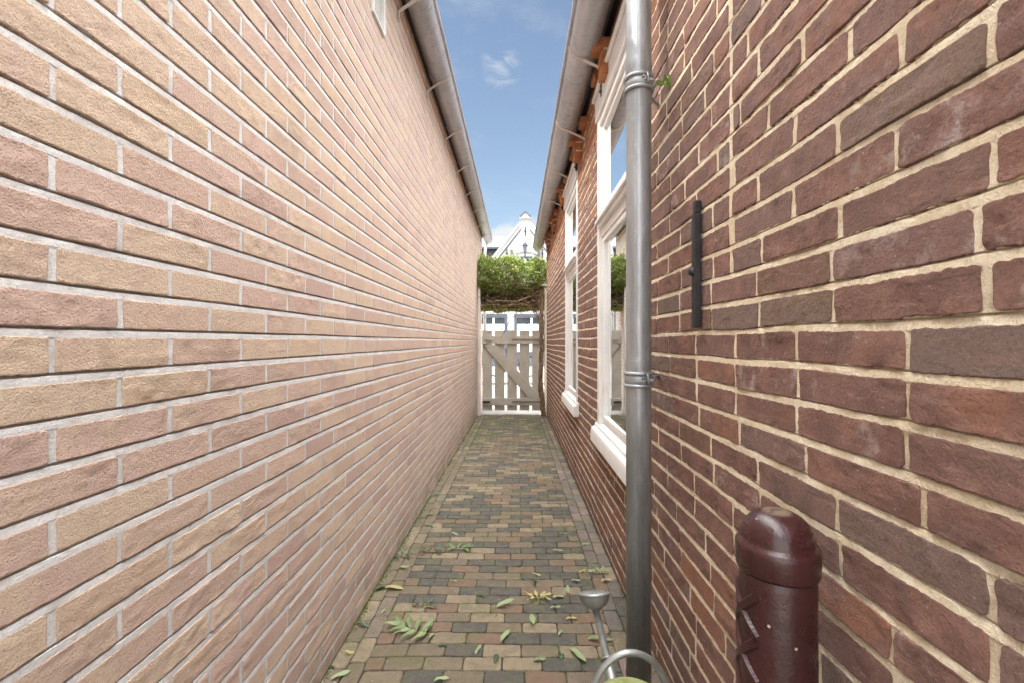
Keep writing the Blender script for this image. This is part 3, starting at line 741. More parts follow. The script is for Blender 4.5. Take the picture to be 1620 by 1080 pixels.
b = MB(); b.box((-60, 13.2, -.30), (60, 13.34, -.04)); b.box((-60, 13.34, -.30), (60, 21.9, -.05)); tag(b.build('pavement', M['street']), kind='structure')
b = MB(); b.add([(-30, -30, -.03), (30, -30, -.03), (30, YB, -.03), (-30, YB, -.03)], [(0, 1, 2, 3)]); tag(b.build('yard', M['yard']), kind='structure')

# grit, leaf crumbs and moss on the paving: uncountable
t = NT('litter_crumb'); av, a = t.attr(); t.set(t.mix(t.map(a[0], .3, .7), (.10, .065, .035), (.42, .36, .25)), .9); M['crumb'] = t.m
t = NT('moss'); av, a = t.attr(); t.set(t.mix(t.map(a[0], .2, .8), (.035, .05, .012), (.12, .16, .035)), .95); M['moss'] = t.m
def crumbs(X, Y, size, thick, lift):
    n = len(X); Z = gz(Y)+lift; th = rng.uniform(0, 6.28, n); L = size*rng.uniform(.4, 1.4, n); W = L*rng.uniform(.25, .8, n)
    c, s_ = np.cos(th), np.sin(th); V = []
    for a, b_, h in ((-1, 0, 0), (0, -1, .3), (1, 0, 0), (0, 1, .3), (0, 0, 1)):
        V.append(np.stack([X+(a*L*c-b_*W*s_)/2, Y+(a*L*s_+b_*W*c)/2, Z+h*thick*rng.uniform(.4, 1, n)], 1))
    V = np.stack(V, 1).reshape(-1, 3); q = np.arange(n)[:, None]*5
    F = np.concatenate([np.concatenate([q+i, q+(i+1) % 4, q+4], 1) for i in range(4)]); return V, F, np.repeat(rng.random((n, 3)), 5, 0)
n = 3600; X = rng.uniform(XL+.01, XR-.01, n); k = rng.random(n) < .35; X[k] = XL+.006+rng.exponential(.03, k.sum()); k = rng.random(n) < .12; X[k] = XR-.006-rng.exponential(.03, k.sum())
Y = .9+6.5*rng.random(n)**1.5; V, F, A = crumbs(X, Y, .0055, .0016, .0022)
tag(npmesh('grit', V, F, M['crumb'], None, False, A), 'brown and pale crumbs of dry leaves and grit scattered over the alley paving', 'grit', None, 'stuff')
n = 7000; X = np.where(rng.random(n) < .75, XL+.003+rng.exponential(.008, n), XR-.003-rng.exponential(.006, n)); Y = .8+6.8*rng.random(n)**1.3
keep = fbm(Y*4, X*0+np.where(X > 0, 5, 1), 3) > -.15; V, F, A = crumbs(X[keep], Y[keep], .008, .005, .001)  # moss that also darkens the wall foot in place of contact shadow
tag(npmesh('moss', V, F, M['moss'], None, False, A), 'thin dark green moss along the foot of both alley walls, also standing in for contact shadow', 'moss', None, 'stuff')

# ------------------------------------------------------------------ gate and posts
GY = 7.62
def gx(px): return (px-818)*GY/720
def gh(py): return CAMZ+(540-py)*GY/720
for x0, x1, lab in ((XL+.004, XL+.050, 'slim pale post holding the latch side of the gate, against the buff brick wall'), (.450, .497, 'slim pale post behind the twisted vine stem, against the red brick wall')):
    b = MB(); b.box((x0, 7.50, -.12), (x1, 7.56, zc(.90))); b.box((x0-.004*0, 7.495, zc(.9005)), (x1, 7.57, zc(.93)))
    tag(b.build('gate_post', M['post'], None, .004), lab, 'post', 'gate posts')
gt = empty('garden_gate', 'stone grey wooden gate with vertical boards and a diagonal brace closing the alley', 'gate', (0, GY, gh(652)))
def gl(ob): return local(ob, gt)
x = gx(763)
for k in range(5):
    x1 = x+.1635; x1 = min(x1, gx(857))
    b = MB(); b.box((x, GY, gh(648.5)), (x1, GY+.02, gh(523)-.002*(k % 2))); gl(b.build('board', M['gate'], gt, .002, 1)); x += .2085
for a, c in ((532, 543.3), (628.7, 640)):
    b = MB(); b.box((gx(763)-.001, GY-.031, gh(c)), (gx(857), GY-.001, gh(a))); gl(b.build('rail', M['gate'], gt, .003))
b = MB(); s = 1.17
def br(px, up): return 545+((px-764.6)*s)-(25.5 if up else 0)
pts = [(764.6, 545.0), (764.6, 543.9), (782.3, 543.9)]+[(840+21.8-0, br(840+21.8, 1))]
P = [(764.0, 543.8), (783.5, 543.8), (855.8, 628.2), (835.9, 628.2)]
b.prism([(gx(p), gh(q)) for p, q in P], 'y', GY-.029, GY-.001); gl(b.build('brace', M['gate'], gt, .003))
for py in (537.5, 634.4):
    b = MB(); b.box((gx(810), GY-.037, gh(py+1.6)), (gx(857), GY-.0315, gh(py-1.4)))
    for px in (811.5, 827, 835.5, 846): b.tube([(gx(px), GY-.037, gh(py)), (gx(px), GY-.042, gh(py))], .009, 8)
    gl(b.build('hinge', M['gal'], gt))
b = MB(); z = gh(538)
b.box((gx(767), GY-.036, z-.012), (gx(778), GY-.0315, z+.012)); b.tube([(gx(768), GY-.05, z+.005), (gx(777.5), GY-.05, z+.005), (gx(777.5), GY-.05, z-.03)], .005, 8); b.tube([(gx(763.5), GY-.042, z-.045), (gx(770), GY-.042, z-.045)], .007, 8)
gl(b.build('latch', M['gate'], gt))
b = MB(); z = gh(634.5); b.box((gx(765), GY-.036, z-.014), (gx(775.5), GY-.0315, z+.014)); b.tube([(gx(763.5), GY-.045, z), (gx(776), GY-.045, z), ], .008, 8); b.box((gx(768), GY-.055, z-.012), (gx(770), GY-.036, z+.012)); b.box((gx(772), GY-.055, z-.012), (gx(774), GY-.036, z+.012))
gl(b.build('bolt', M['iron'], gt))

# ------------------------------------------------------------------ climbing plant over the gate
M['leaf'] = m_leaf('climber_leaf', [(.07, .12, .025), (.25, .35, .08), (.50, .58, .20), (.26, .15, .05)])
M['leaf2'] = m_leaf('fringe_leaf', [(.16, .20, .04), (.28, .30, .05), (.36, .34, .06), (.30, .17, .05)])
M['dead'] = m_leaf('dry_leaf', [(.08, .05, .028), (.14, .09, .045), (.11, .12, .04), (.2, .16, .08)], .08)
def leafcloud(P, size, dirs=None, asp=.55):
    n = len(P); a = rng.normal(size=(n, 3)); a /= np.linalg.norm(a, axis=1)[:, None]
    if dirs is not None: a = a*.8+dirs; a /= np.linalg.norm(a, axis=1)[:, None]
    h = rng.normal(size=(n, 3)); t = np.cross(a, h); t /= np.linalg.norm(t, axis=1)[:, None]; u = np.cross(a, t)
    L = (size*rng.uniform(.6, 1.25, n))[:, None]; w = L*asp*.5
    p0 = P-t*L*.5; p1 = P+u*w-t*L*.1+a*w*.35; p2 = P+t*L*.5-a*L*.1; p3 = P-u*w-t*L*.1+a*w*.35
    V = np.stack([p0, p1, p2, p3], 1).reshape(-1, 3); q = np.arange(n)[:, None]*4
    F = np.concatenate([q+np.array([[0, 1, 2, 2]]) if False else np.concatenate([q, q+1, q+2, q+3], 1)])
    A = np.repeat(rng.random((n, 3)), 4, 0)
    return V, F, A
hg = empty('climbing_plant', 'dense green climber clipped into a hanging hedge above the alley gate', 'plant', (.42, 7.55, -.08))
def hl_(ob): return local(ob, hg)
x0, x1 = XL+.01, XR+.02
n = 15000
xx = rng.uniform(x0, x1, n); tt = rng.random(n)
zt = 1.32+.10*fbm(xx*6, xx*0+2, 3)+.03*np.sin((xx-x0)/(x1-x0)*math.pi)
zb = .80+.07*fbm(xx*4, xx*0+7, 3)
zz = zb+(zt-zb)*tt
bul = np.sqrt(np.clip(1-(2*tt-1)**2, .05, 1))
yf = 7.64-.22*bul-.06*fbm(xx*7, zz*7, 2)
k = rng.random(n); yy = np.where(k < .6, yf+rng.exponential(.035, n), rng.uniform(0, 1, n)*.65+yf)
# gaps between the leaf clumps
clump = fbm(xx*11+3, zz*11+yy*5, 2)
keep = (clump > -.22) | (rng.random(n) < .25)
P = np.stack([xx, yy, zz+CAMZ], 1)[keep]
top = rng.random(1800); xt = rng.uniform(x0, x1, 1800)
P2 = np.stack([xt, 7.45+.8*top, CAMZ+1.33+.10*fbm(xt*6, xt*0+2, 3)+rng.exponential(.022, 1800)], 1)
P = np.concatenate([P, P2])
V, F, A = leafcloud(P, .042, np.array([0, -.5, .6]))
hl_(npmesh('foliage', V, F, M['leaf'], None, False, A, hg))
n = 2600; xx = rng.uniform(x0+.04, x1-.02, n); zz = .50+.055*fbm(xx*6, xx*0+9, 3)+rng.exponential(.05, n); yy = 7.66+rng.uniform(-.10, .30, n)
V, F, A = leafcloud(np.stack([xx, yy, zz+CAMZ], 1), .034, np.array([0, -.3, .4])); hl_(npmesh('fringe_foliage', V, F, M['leaf2'], None, False, A, hg))
n = 9000; xx = rng.uniform(x0+.02, x1, n); zz = rng.uniform(.54, .98, n); yy = 7.74+rng.uniform(-.10, .42, n)
V, F, A = leafcloud(np.stack([xx, yy, zz+CAMZ], 1), .045); hl_(npmesh('inner_foliage', V, F, M['dead'], None, False, A, hg))
# twigs
b = MB()
def wander(p, d, n, step, wob, r0, r1, grav=0, m=5):
    pts = [np.array(p, float)]; d = np.array(d, float)
    for i in range(n):
        d = d+np.array([random.gauss(0, wob) for _ in range(3)])+np.array((0, 0, grav)); d /= np.linalg.norm(d)
        q = pts[-1]+d*step; q[0] = min(max(q[0], x0+.01), x1+.0); pts.append(q)
    b.tube(pts, list(np.linspace(r0, r1, len(pts))), m, 0, False)
    return pts
for i in range(210):
    wander((random.uniform(x0, x1), random.uniform(7.48, 7.9), CAMZ+random.uniform(.52, .98)), (random.uniform(-1, 1), random.uniform(-.3, .3), random.uniform(-.35, .35)), random.randint(6, 14), .035, .22, random.uniform(.002, .005), .0012)
for i in range(26):
    wander((.40+random.uniform(-.04, .06), 7.5, CAMZ+random.uniform(.15, .6)), (random.uniform(-.9, .1), random.uniform(0, .2), random.uniform(.5, 1)), random.randint(10, 20), .035, .12, random.uniform(.004, .008), .0018)
for i in range(8):
    wander((x1-.02, 7.52, CAMZ+random.uniform(.6, .9)), (-1, 0, random.uniform(-.1, .2)), 30, .036, .09, .010, .003)
hl_(b.build('twig', M['bark'], hg))
b = MB()
for k in range(4):
    pts = []; rr = []
    for i in range(46):
        t = i/45; z = -.1+t*(CAMZ+.92); sw = .018+.020*math.sin(t*7+k)**2
        cx = .425-.028*math.sin(t*3.1)+.012*math.sin(t*11+1)
        pts.append((cx+sw*math.cos(t*13+k*1.6+.5*math.sin(t*9)), 7.462+.7*sw*math.sin(t*13+k*1.6), z)); rr.append((.021-.004*k)*(1.15-.5*t)*(1+.18*math.sin(t*37+k)))
    b.tube(pts, rr, 9)
hl_(b.build('vine_stem', M['bark'], hg))
b = MB(); b.box((XL+.01, 7.57, zc(.93)), (XR+.02, 7.62, zc(.98))); hl_(b.build('support_beam', M['post'], hg))
b = MB(); b.box((.405, 7.44, zc(.905)), (.50, 7.495, zc(.935))); hl_(b.build('support_bracket', M['post'], hg))

# ------------------------------------------------------------------ houses across the street
HY = 22.0
def fx(px): return (px-818)*HY/720
def fz(py): return CAMZ+(540-py)*HY/720
gh_ = empty('gabled_house', 'white gabled house with a small stone crown on top, straight across the street', 'house', (fx(831), HY, 0))
def G(ob): return local(ob, gh_)
def ref(px): return 2*831-px
# gable front with openings
cx = fx(831); hw = fx(831)-fx(752)
prof = [(fx(752), -.2), (ref_x := fx(ref(752)), -.2), (fx(ref(752)), fz(446)), (fx(ref(823)), fz(355)), (fx(ref(824)), fz(345)), (fx(824), fz(345)), (fx(823), fz(355)), (fx(752), fz(446))]
b = MB(); b.prism(prof, 'y', HY, HY+.3); G(b.build('wall', M['whiteb'], gh_))
b = MB(); b.prism([(fx(754), -.2), (fx(ref(754)), -.2), (fx(ref(754)), fz(448)), (cx, fz(349)), (fx(754), fz(448))], 'y', HY+.3, HY+9); G(b.build('roof', M['slate'], gh_))
b = MB()   # raking coping
for s in (0, 1):
    f = (lambda p: ref(p)) if s else (lambda p: p)
    P = [(752, 446), (823, 355), (823, 351), (748, 446)]
    b.prism([(fx(f(p)), fz(q)) for p, q in P], 'y', HY-.10, HY+.34)
    P = [(778, 417.5), (820, 364), (820, 362.6), (778, 415.8)]
b.prism([(fx(822), fz(346.5)), (fx(ref(822)), fz(346.5)), (fx(ref(822)), fz(344)), (cx, fz(336)), (fx(822), fz(344))], 'y', HY-.12, HY+.36)
G(b.build('coping', M['whiteb'], gh_))
b = MB(); 
for s in (1, -1):
    b.prism([(cx+s*(fx(831)-fx(823)), fz(345.2)), (cx+s*(fx(831)-fx(822)), fz(343.6)), (cx, fz(335.2)), (cx, fz(337.2))], 'y', HY-.16, HY+.38)
G(b.build('crown_cap', M['grey'], gh_))
for s in (0, 1):
    f = (lambda p: ref(p)) if s else (lambda p: p)
    b = MB(); b.prism([(fx(f(p)), fz(q)) for p, q in [(782, 416), (822.5, 364), (824, 362), (824, 365), (784, 417)]], 'y', HY-.03, HY); G(b.build('shadow_line', M['grey'], gh_))  # grey strips standing in for the shadow under the coping
for px, a, c in ((831, 360, 373.5), (802, 395, 408), (858, 395, 408)):
    b = MB(); b.box((fx(px)-.025, HY-.05, fz(c)), (fx(px)+.025, HY-.005, fz(a))); b.box((fx(px)-.05, HY-.06, (fz(a)+fz(c))/2-.03), (fx(px)+.05, HY-.02, (fz(a)+fz(c))/2+.03)); G(b.build('wall_anchor', M['iron'], gh_))
b = MB(); b.box((fx(824), HY-.02, fz(379)), (fx(838.5), HY, fz(375.5))); b.box((fx(824.5), HY-.025, fz(378.2)), (fx(838), HY-.02, fz(376.2))); G(b.build('stone_plaque', M['gate'], gh_))
# lantern
b = MB(); lx, lz = fx(830.5), fz(395)
b.box((lx-.03, HY-.30, fz(406)), (lx+.03, HY-.24, fz(401))); b.prism([(lx-.06, fz(401)), (lx+.06, fz(401)), (lx+.11, fz(391)), (lx-.11, fz(391))], 'y', HY-.36, HY-.16)
b.prism([(lx-.14, fz(391)), (lx+.14, fz(391)), (lx+.03, fz(387)), (lx, fz(382)), (lx-.03, fz(387))], 'y', HY-.38, HY-.14)
b.tube([(lx, HY, fz(404)), (lx, HY-.15, fz(406.5)), (lx, HY-.27, fz(405))], .02, 6)
G(b.build('lantern', M['grey'], gh_))
# upper window
def house_window(x0, x1, z0, z1, name='window', frost=None, mull=None, rail=None):
    b = MB(); f = .13
    b.box((x0, HY-.06, z0), (x0+f, HY-.01, z1)); b.box((x1-f, HY-.06, z0), (x1, HY-.01, z1)); b.box((x0+f, HY-.06, z1-f), (x1-f, HY-.01, z1)); b.box((x0+f, HY-.06, z0), (x1-f, HY-.01, z0+f))
    if rail: b.box((x0+f, HY-.055, rail-.06), (x1-f, HY-.012, rail+.06))
    w = G(b.build(name, M['grey'], gh_))
    b = MB(); b.box((x0+f, HY-.03, z0+f), (x1-f, HY-.008, z1-f)); b.build('pane', M['glassd'], w)
    if mull:
        b = MB(); b.box((mull-.05, HY-.05, z0+f), (mull+.05, HY-.031, (rail or z1)-.06)); b.build('mullion', M['white'], w)
    if frost:
        b = MB(); b.box((x0+f+.002, HY-.034, z0+f), (x1-f-.002, HY-.0305, frost)); b.build('film', M['frost'], w)
    return w
t = NT('dark_glass'); t.set((.04, .045, .05), .08, 0, Specular_IOR_Level=.4); M['glassd'] = t.m
house_window(fx(812.5), fx(849), fz(440), fz(406.5), mull=cx)
b = MB(); xs_ = np.linspace(fx(811.5), fx(850), 16); arc = [(x, fz(405.5)+.42*math.sqrt(max(0, 1-((x-cx)/(fx(850.5)-cx))**2))*.45) for x in xs_]
arc2 = [(x, z+.06) for x, z in arc[::-1]]; b.prism(arc+arc2, 'y', HY-.05, HY-.005); G(b.build('window_arch', M['gate'], gh_))
for s in (0, 1):
    f = (lambda p: ref(p)) if s else (lambda p: p)
    b = MB(); b.prism([(fx(f(p)), fz(q)) for p, q in [(807.5, 396), (811, 396), (813, 405), (807.5, 405)]], 'y', HY-.12, HY-.004); G(b.build('shutter_end', M['grey'], gh_))
# street level windows
house_window(fx(758), fx(802.5), fz(560), fz(497), rail=fz(501.5), mull=fx(781), frost=fz(513))
house_window(fx(813.5), fx(859), fz(560), fz(497), rail=fz(501.5), mull=fx(841), frost=fz(513))
b = MB(); b.box((fx(752.5), HY-.08, -.1), (fx(909), HY-.005, .55)); G(b.build('plinth', M['grey'], gh_))

gr = empty('grey_house', 'grey boarded house with a slate roof, left of the white gable across the street', 'house', (fx(730), HY+6, 0))
HY2 = HY+5
def X2(px): return (px-818)*HY2/720
def Z2(py): return CAMZ+(540-py)*HY2/720
b = MB()
for i in range(24):
    z = i*.28-.2
    if z > Z2(396): break
    b.prism([(HY2, z), (HY2-.02, z), (HY2, z+.279)], 'x', X2(600), X2(795))
b.box((X2(600), HY2, -.2), (X2(795), HY2+6, Z2(396))); local(b.build('wall', M['sid'], gr), gr)
b = MB(); b.prism([(HY2-.4, Z2(395.5)), (HY2+2.4, Z2(384)+.9), (HY2+7, Z2(395.5))], 'x', X2(596), X2(799)); local(b.build('roof', M['slate'], gr), gr)
b = MB(); b.box((X2(596), HY2-.5, Z2(396.5)), (X2(799), HY2-.4, Z2(393.6))); local(b.build('eaves_board', M['grey'], gr), gr)
g3 = empty('brick_house', 'low red brick house at the far right across the street, next to the white gable', 'house', (fx(960), HY, 0))
b = MB(); b.box((fx(925), HY+.2, -.2), (fx(1150), HY+8, fz(400))); local(b.build('wall', M['br'], g3), g3)
b = MB(); b.prism([(HY-.1, fz(400)), (HY+4, fz(330)), (HY+8.2, fz(400))], 'x', fx(922), fx(1154)); local(b.build('roof', M['slate'], g3), g3)

# ------------------------------------------------------------------ bicycle glimpsed through the gate slits
bk = empty('bicycle', 'black bicycle parked across the street, seen through the gaps between the gate boards', 'bicycle', (-.15, 15.5, -.045))
WR = .34
for wx in (-.55, .55):
    b = MB(); n = 32
    b.tube([(wx+WR*math.cos(2*math.pi*i/n), 0, WR+.0+WR*math.sin(2*math.pi*i/n)*.97) for i in range(n+1)], .02, 8, 0, False); w = b.build('wheel', M['rubber'], bk)
    b = MB()
    for i in range(14):
        t = 2*math.pi*i/14; b.tube([(wx, 0, WR), (wx+.32*math.cos(t), 0, WR+.32*math.sin(t))], .002, 4)
    b.tube([(wx, -.04, WR), (wx, .04, WR)], .025, 8); b.build('spokes', M['ib'], w)
    b = MB(); b.tube([(wx+.37*math.cos(t), 0, WR+.37*math.sin(t)) for t in np.linspace(.3, 2.9, 14)], .022, 6, flat=.4); b.build('mudguard', M['iron'], bk)
b = MB()
bb = (-.08, 0, .30)
for a, c in ((bb, (.38, 0, .78)), (bb, (-.20, 0, .82)), ((-.17, 0, .70), (.36, 0, .86)), (bb, (-.55, 0, WR)), ((-.18, 0, .76), (-.55, 0, WR)), ((.36, 0, .90), (.55, 0, WR))): b.tube([a, c], .016, 8)
b.build('frame', M['iron'], bk)
b = MB(); b.tube([(.36, 0, .88), (.34, 0, 1.02)], .013, 8); b.tube([(.18, -.28, 1.04), (.30, -.22, 1.06), (.34, 0, 1.03), (.30, .22, 1.06), (.18, .28, 1.04)], .012, 8); b.build('handlebar', M['ib'], bk)
b = MB(); b.tube([(-.36, 0, .93), (-.24, 0, .95), (-.06, 0, .93)], [.085, .06, .02], 10, flat=.35); b.tube([(-.22, 0, .93), (-.2, 0, .80)], .012, 8); b.build('saddle', M['iron'], bk)
b = MB(); b.tube([(.02, -.06, .16), (-.08, -.05, .30), (-.08, .05, .30), (-.18, .06, .44)], .01, 6) 
b.build('pedal_crank', M['ib'], bk)
b = MB(); b.box((-.78, -.08, .70), (-.34, .08, .72)); b.tube([(-.7, 0, .70), (-.55, 0, WR)], .008, 6); b.build('rear_rack', M['iron'], bk)

# ------------------------------------------------------------------ bollard
t = NT('bollard_paint')
c = t.mix(t.map(t.noise(6, 6, .6), .35, .65), (.026, .0070, .0074), (.043, .0105, .0110))
c = t.mix(t.map(t.noise(9, 5, .6, t.vscale(t.tc, (3, 3, .35))), .5, .7, 0, .55), c, (.020, .005, .005))
c = t.mix(t.math('MULTIPLY', t.map(t.vor(26), .045, .075, 1, 0), t.map(t.noise(5, 3), .45, .6)), c, (.42, .33, .28))
nz_ = t.n.new('ShaderNodeNewGeometry'); up = t.xyz(nz_.outputs['Normal'])[2]
c = t.mix(t.math('MULTIPLY', t.map(up, .93, .99), t.map(t.noise(34, 6, .7), .42, .56)), c, (.17, .12, .09))
t.bump(t.math('ADD', t.noise(40, 4, .6), t.math('MULTIPLY', t.noise(220, 3, .7), .3)), .0012)
M['bol'] = t.set(c, t.map(t.noise(16, 6, .65), .3, .7, .22, .45), 0, Specular_IOR_Level=.6)
BX, BY, BZ = .400, .700, .01
bol = empty('bollard', 'dark wine red cast iron bollard with a domed cap standing against the right brick wall', 'bollard', (BX, BY, BZ))
T = CAMZ-.258-BZ        # top of the dome
Rb = .0530
b = MB(); b.lathe([(Rb+.016, 0), (Rb+.016, .06), (Rb+.008, .085), (Rb+.006, .11), (Rb+.0025, .13), (Rb+.001, .4), (Rb, T-.105), (Rb-.001, T-.080), (Rb-.02, T-.075)], n=72); b.build('post', M['bol'], bol)
prof = [(Rb+.0004, T-.089), (Rb+.0028, T-.091), (Rb+.0045, T-.087), (Rb+.0048, T-.062), (Rb+.0056, T-.0565), (Rb+.0050, T-.0515), (Rb+.0025, T-.0485), (Rb-.0008, T-.045), (Rb-.0018, T-.043)]
for i in range(1, 19):
    a = math.pi/2*i/18; prof.append((max(.0004, (Rb-.0018)*max(0, math.cos(a))**.86), T-.043+.043*math.sin(a)))
b = MB(); b.lathe(prof, n=72); b.build('cap', M['bol'], bol)
# raised crosses up the side that faces the alley
def onpost(a, z, d): return ((Rb+d)*math.cos(a), (Rb+d)*math.sin(a), z)
for k in range(3):
    zc0 = T-.150-.0665*k; b = MB(); A0 = math.pi-.02
    for s in (1, -1):
        V = []; F = []; n = 14; L = .029; w = .0085
        for i in range(n+1):
            q = -1+2*i/n; px_, pz_ = q*L*.98, q*L*s*1.02
            nx_, nz2 = -s*.72, .70
            for (o, d) in ((-w, -.001), (-w*.5, .0048), (w*.5, .0048), (w, -.001)):
                V.append(onpost(A0+(px_+nx_*o)/Rb, zc0+pz_+nz2*o, d))
        for i in range(n):
            for j in range(3): F.append((i*4+j, i*4+j+1, (i+1)*4+j+1, (i+1)*4+j))
        F += [(3, 2, 1, 0), (n*4, n*4+1, n*4+2, n*4+3)]
        b.add(V, F, 0, False)
    b.build('raised_cross', M['bol'], bol)

# ------------------------------------------------------------------ watering can
t = NT('algae_zinc')
n_ = t.noise(16, 7, .65); c = t.mix(t.map(n_, .36, .56), (.17, .20, .055), (.30, .345, .13)); c = t.mix(t.map(t.noise(30, 6, .7), .56, .7), c, (.42, .44, .33)); c = t.mix(t.map(t.noise(7, 6, .7), .56, .72, 0, .8), c, (.33, .35, .33))
t.bump(t.noise(120, 5, .7), .001); M['algae'] = t.set(c, .7, .1)
WX, WY, WZ = .262, 1.035, .012
can = empty('watering_can', 'zinc watering can with green algae on its top, standing at the foot of the downpipe', 'watering can', (WX, WY, WZ))
TT = CAMZ-.825-WZ; RC = .083
b = MB(); b.lathe([(RC+.006, 0), (RC+.006, .012), (RC+.010, .02), (RC+.009, .10), (RC+.006, .19), (RC+.004, TT-.018), (RC+.006, TT-.012), (RC+.0065, TT-.006), (RC+.004, TT-.001), (RC-.001, TT+.001)], n=56, cap=False)
b.add([(WR*0, 0, 0)], []) if False else None
b.build('body', M['zc'], can)
b = MB(); V = []; F = []; n = 28; m = 8       # domed half cover over the front of the opening
prof = [(RC-.0008, TT+.001), (RC*.93, TT+.007), (RC*.78, TT+.014), (RC*.6, TT+.019), (RC*.4, TT+.022), (RC*.2, TT+.0235), (.0005, TT+.024)]
for r, z in prof:
    for k in range(56):
        t_ = 2*math.pi*k/56; V.append((r*math.cos(t_), r*math.sin(t_), z))
for i in range(len(prof)-1):
    for k in range(56):
        t_ = 2*math.pi*(k+.5)/56
        if math.sin(t_) < -.35 and i > 0: continue
        F.append((i*56+k, i*56+(k+1) % 56, (i+1)*56+(k+1) % 56, (i+1)*56+k))
b.add(V, F, 0, True); b.build('top_cover', M['algae'], can)
b = MB(); b.tube([(.045*math.cos(a), -.012+.030*math.sin(a)*1.2, TT+.0225-.004*abs(math.sin(a))) for a in np.linspace(.1, math.pi-.1, 20)], .0022, 6); b.build('cover_rim', M['zc'], can)
b = MB(); hh = CAMZ-.715-WZ
pts = []
for i in range(27):
    a = math.pi*i/26; pts.append((-.099*math.cos(a), .012, (TT-.085)+(hh-TT+.085)*max(0,math.sin(a))**.75))
b.tube(pts, .0078, 14); b.build('handle', M['zc'], can)
S0 = np.array((.002, RC-.012, .16)); S1 = np.array((-.028, .325, CAMZ-.795-WZ)); b = MB()
mid = S0+(S1-S0)*.55
b.tube([S0, S0+(S1-S0)*.3, mid, mid+(S1-S0)*.004, S1], [.0185, .0165, .0140, .0110, .0095], 20); sp_ = b.build('spout', M['zc'], can)
b = MB(); dd = (S1-S0)/np.linalg.norm(S1-S0); b.tube([mid-dd*.003, mid, mid+dd*.003], [.0165, .018, .0165], 20); b.build('collar', M['zc'], sp_)
b = MB()
pr = [(.0105, -.012), (.0125, -.003), (.022, .001), (.032, .007), (.040, .016), (.0448, .027), (.0465, .034), (.0492, .036), (.0492, .039), (.046, .041), (.030, .0450), (.0005, .0465)]
b.lathe(pr, n=44, cap=False); rs = b.build('rose', M['zc'], can); rs.location = tuple(S1); rs.rotation_euler = (R(-22), R(-3), 0)
b = MB()
for i in range(5):
    for k in range(max(1, i*7)):
        a = 2*math.pi*k/max(1, i*7); r = i*.009; b.tube([(r*math.cos(a), r*math.sin(a), .0455-2.3*r*r), (r*math.cos(a), r*math.sin(a), .0470-2.3*r*r)], .0014, 6)
b.build('rose_hole', M['dark'], rs)

# small weed growing behind the upper clamp
M['weed'] = m_leaf('weed_leaf', [(.05, .12, .02), (.08, .17, .03), (.12, .2, .04), (.2, .2, .05)])
M['fall'] = m_leaf('fallen_leaf', [(.045, .075, .035), (.14, .20, .07), (.24, .30, .145), (.38, .34, .13)], .10)
def leaf_geo(L, W, curl, twist, P, az, pitch, n=8):
    """one lanceolate leaf blade: V,F starting at P"""
    ca, sa = math.cos(az), math.sin(az); V = []; F = []
    for i in range(n+1):
        t = i/n; w = W*max(0,math.sin(math.pi*t**.8))**.8*(1-.15*t) if 0 < t < 1 else .0006
        s = t*L; z = s*math.sin(pitch)-curl*L*(t-.1)**2; x = s*math.cos(pitch)
        for k in (-1, 0, 1):
            yy = k*w/2; zz = z+abs(k)*w*.22+k*twist*w*t+.0025*math.sin(t*9+k)
            V.append((P[0]+x*ca-yy*sa, P[1]+x*sa+yy*ca, P[2]+zz))
    for i in range(n):
        for k in (0, 1): F.append((i*3+k, (i+1)*3+k, (i+1)*3+k+1, i*3+k+1))
    return V, F
class LB:
    def __init__(s): s.V = []; s.F = []; s.A = []
    def leaf(s, col, *a, **k):
        V, F = leaf_geo(*a, **k); o = len(s.V); s.V += V; s.F += [tuple(i+o for i in f) for f in F]; s.A += [(col, .2, 0)]*len(V)
    def build(s, name, mat, parent=None): return npmesh(name, np.array(s.V), np.array(s.F), mat, None, True, np.array(s.A), parent)
wd = empty('weed', 'tiny green weed growing out of the joint behind the upper pipe clamp', 'plant', (XR-.002, 1.44, zc(.80)))
l = LB()
for k in range(7): l.leaf(random.random(), .05+.02*random.random(), .010, .3, .1, (0, 0, 0), R(180+random.uniform(-60, 60)), R(random.uniform(20, 80)))
l.build('leaves', M['weed'], wd)

# ------------------------------------------------------------------ fallen leaves
def gpt(px, py):
    y = 1.5
    for _ in range(8): y = (CAMZ-float(gz(y)))*720/(py-540)
    return (px-818)*y/720, y, float(gz(y))
cname = {0: 'dark green', 1: 'mid green', 2: 'pale green', 3: 'yellowish'}
cval = {0: .05, 1: .45, 2: .95, 3: .95}
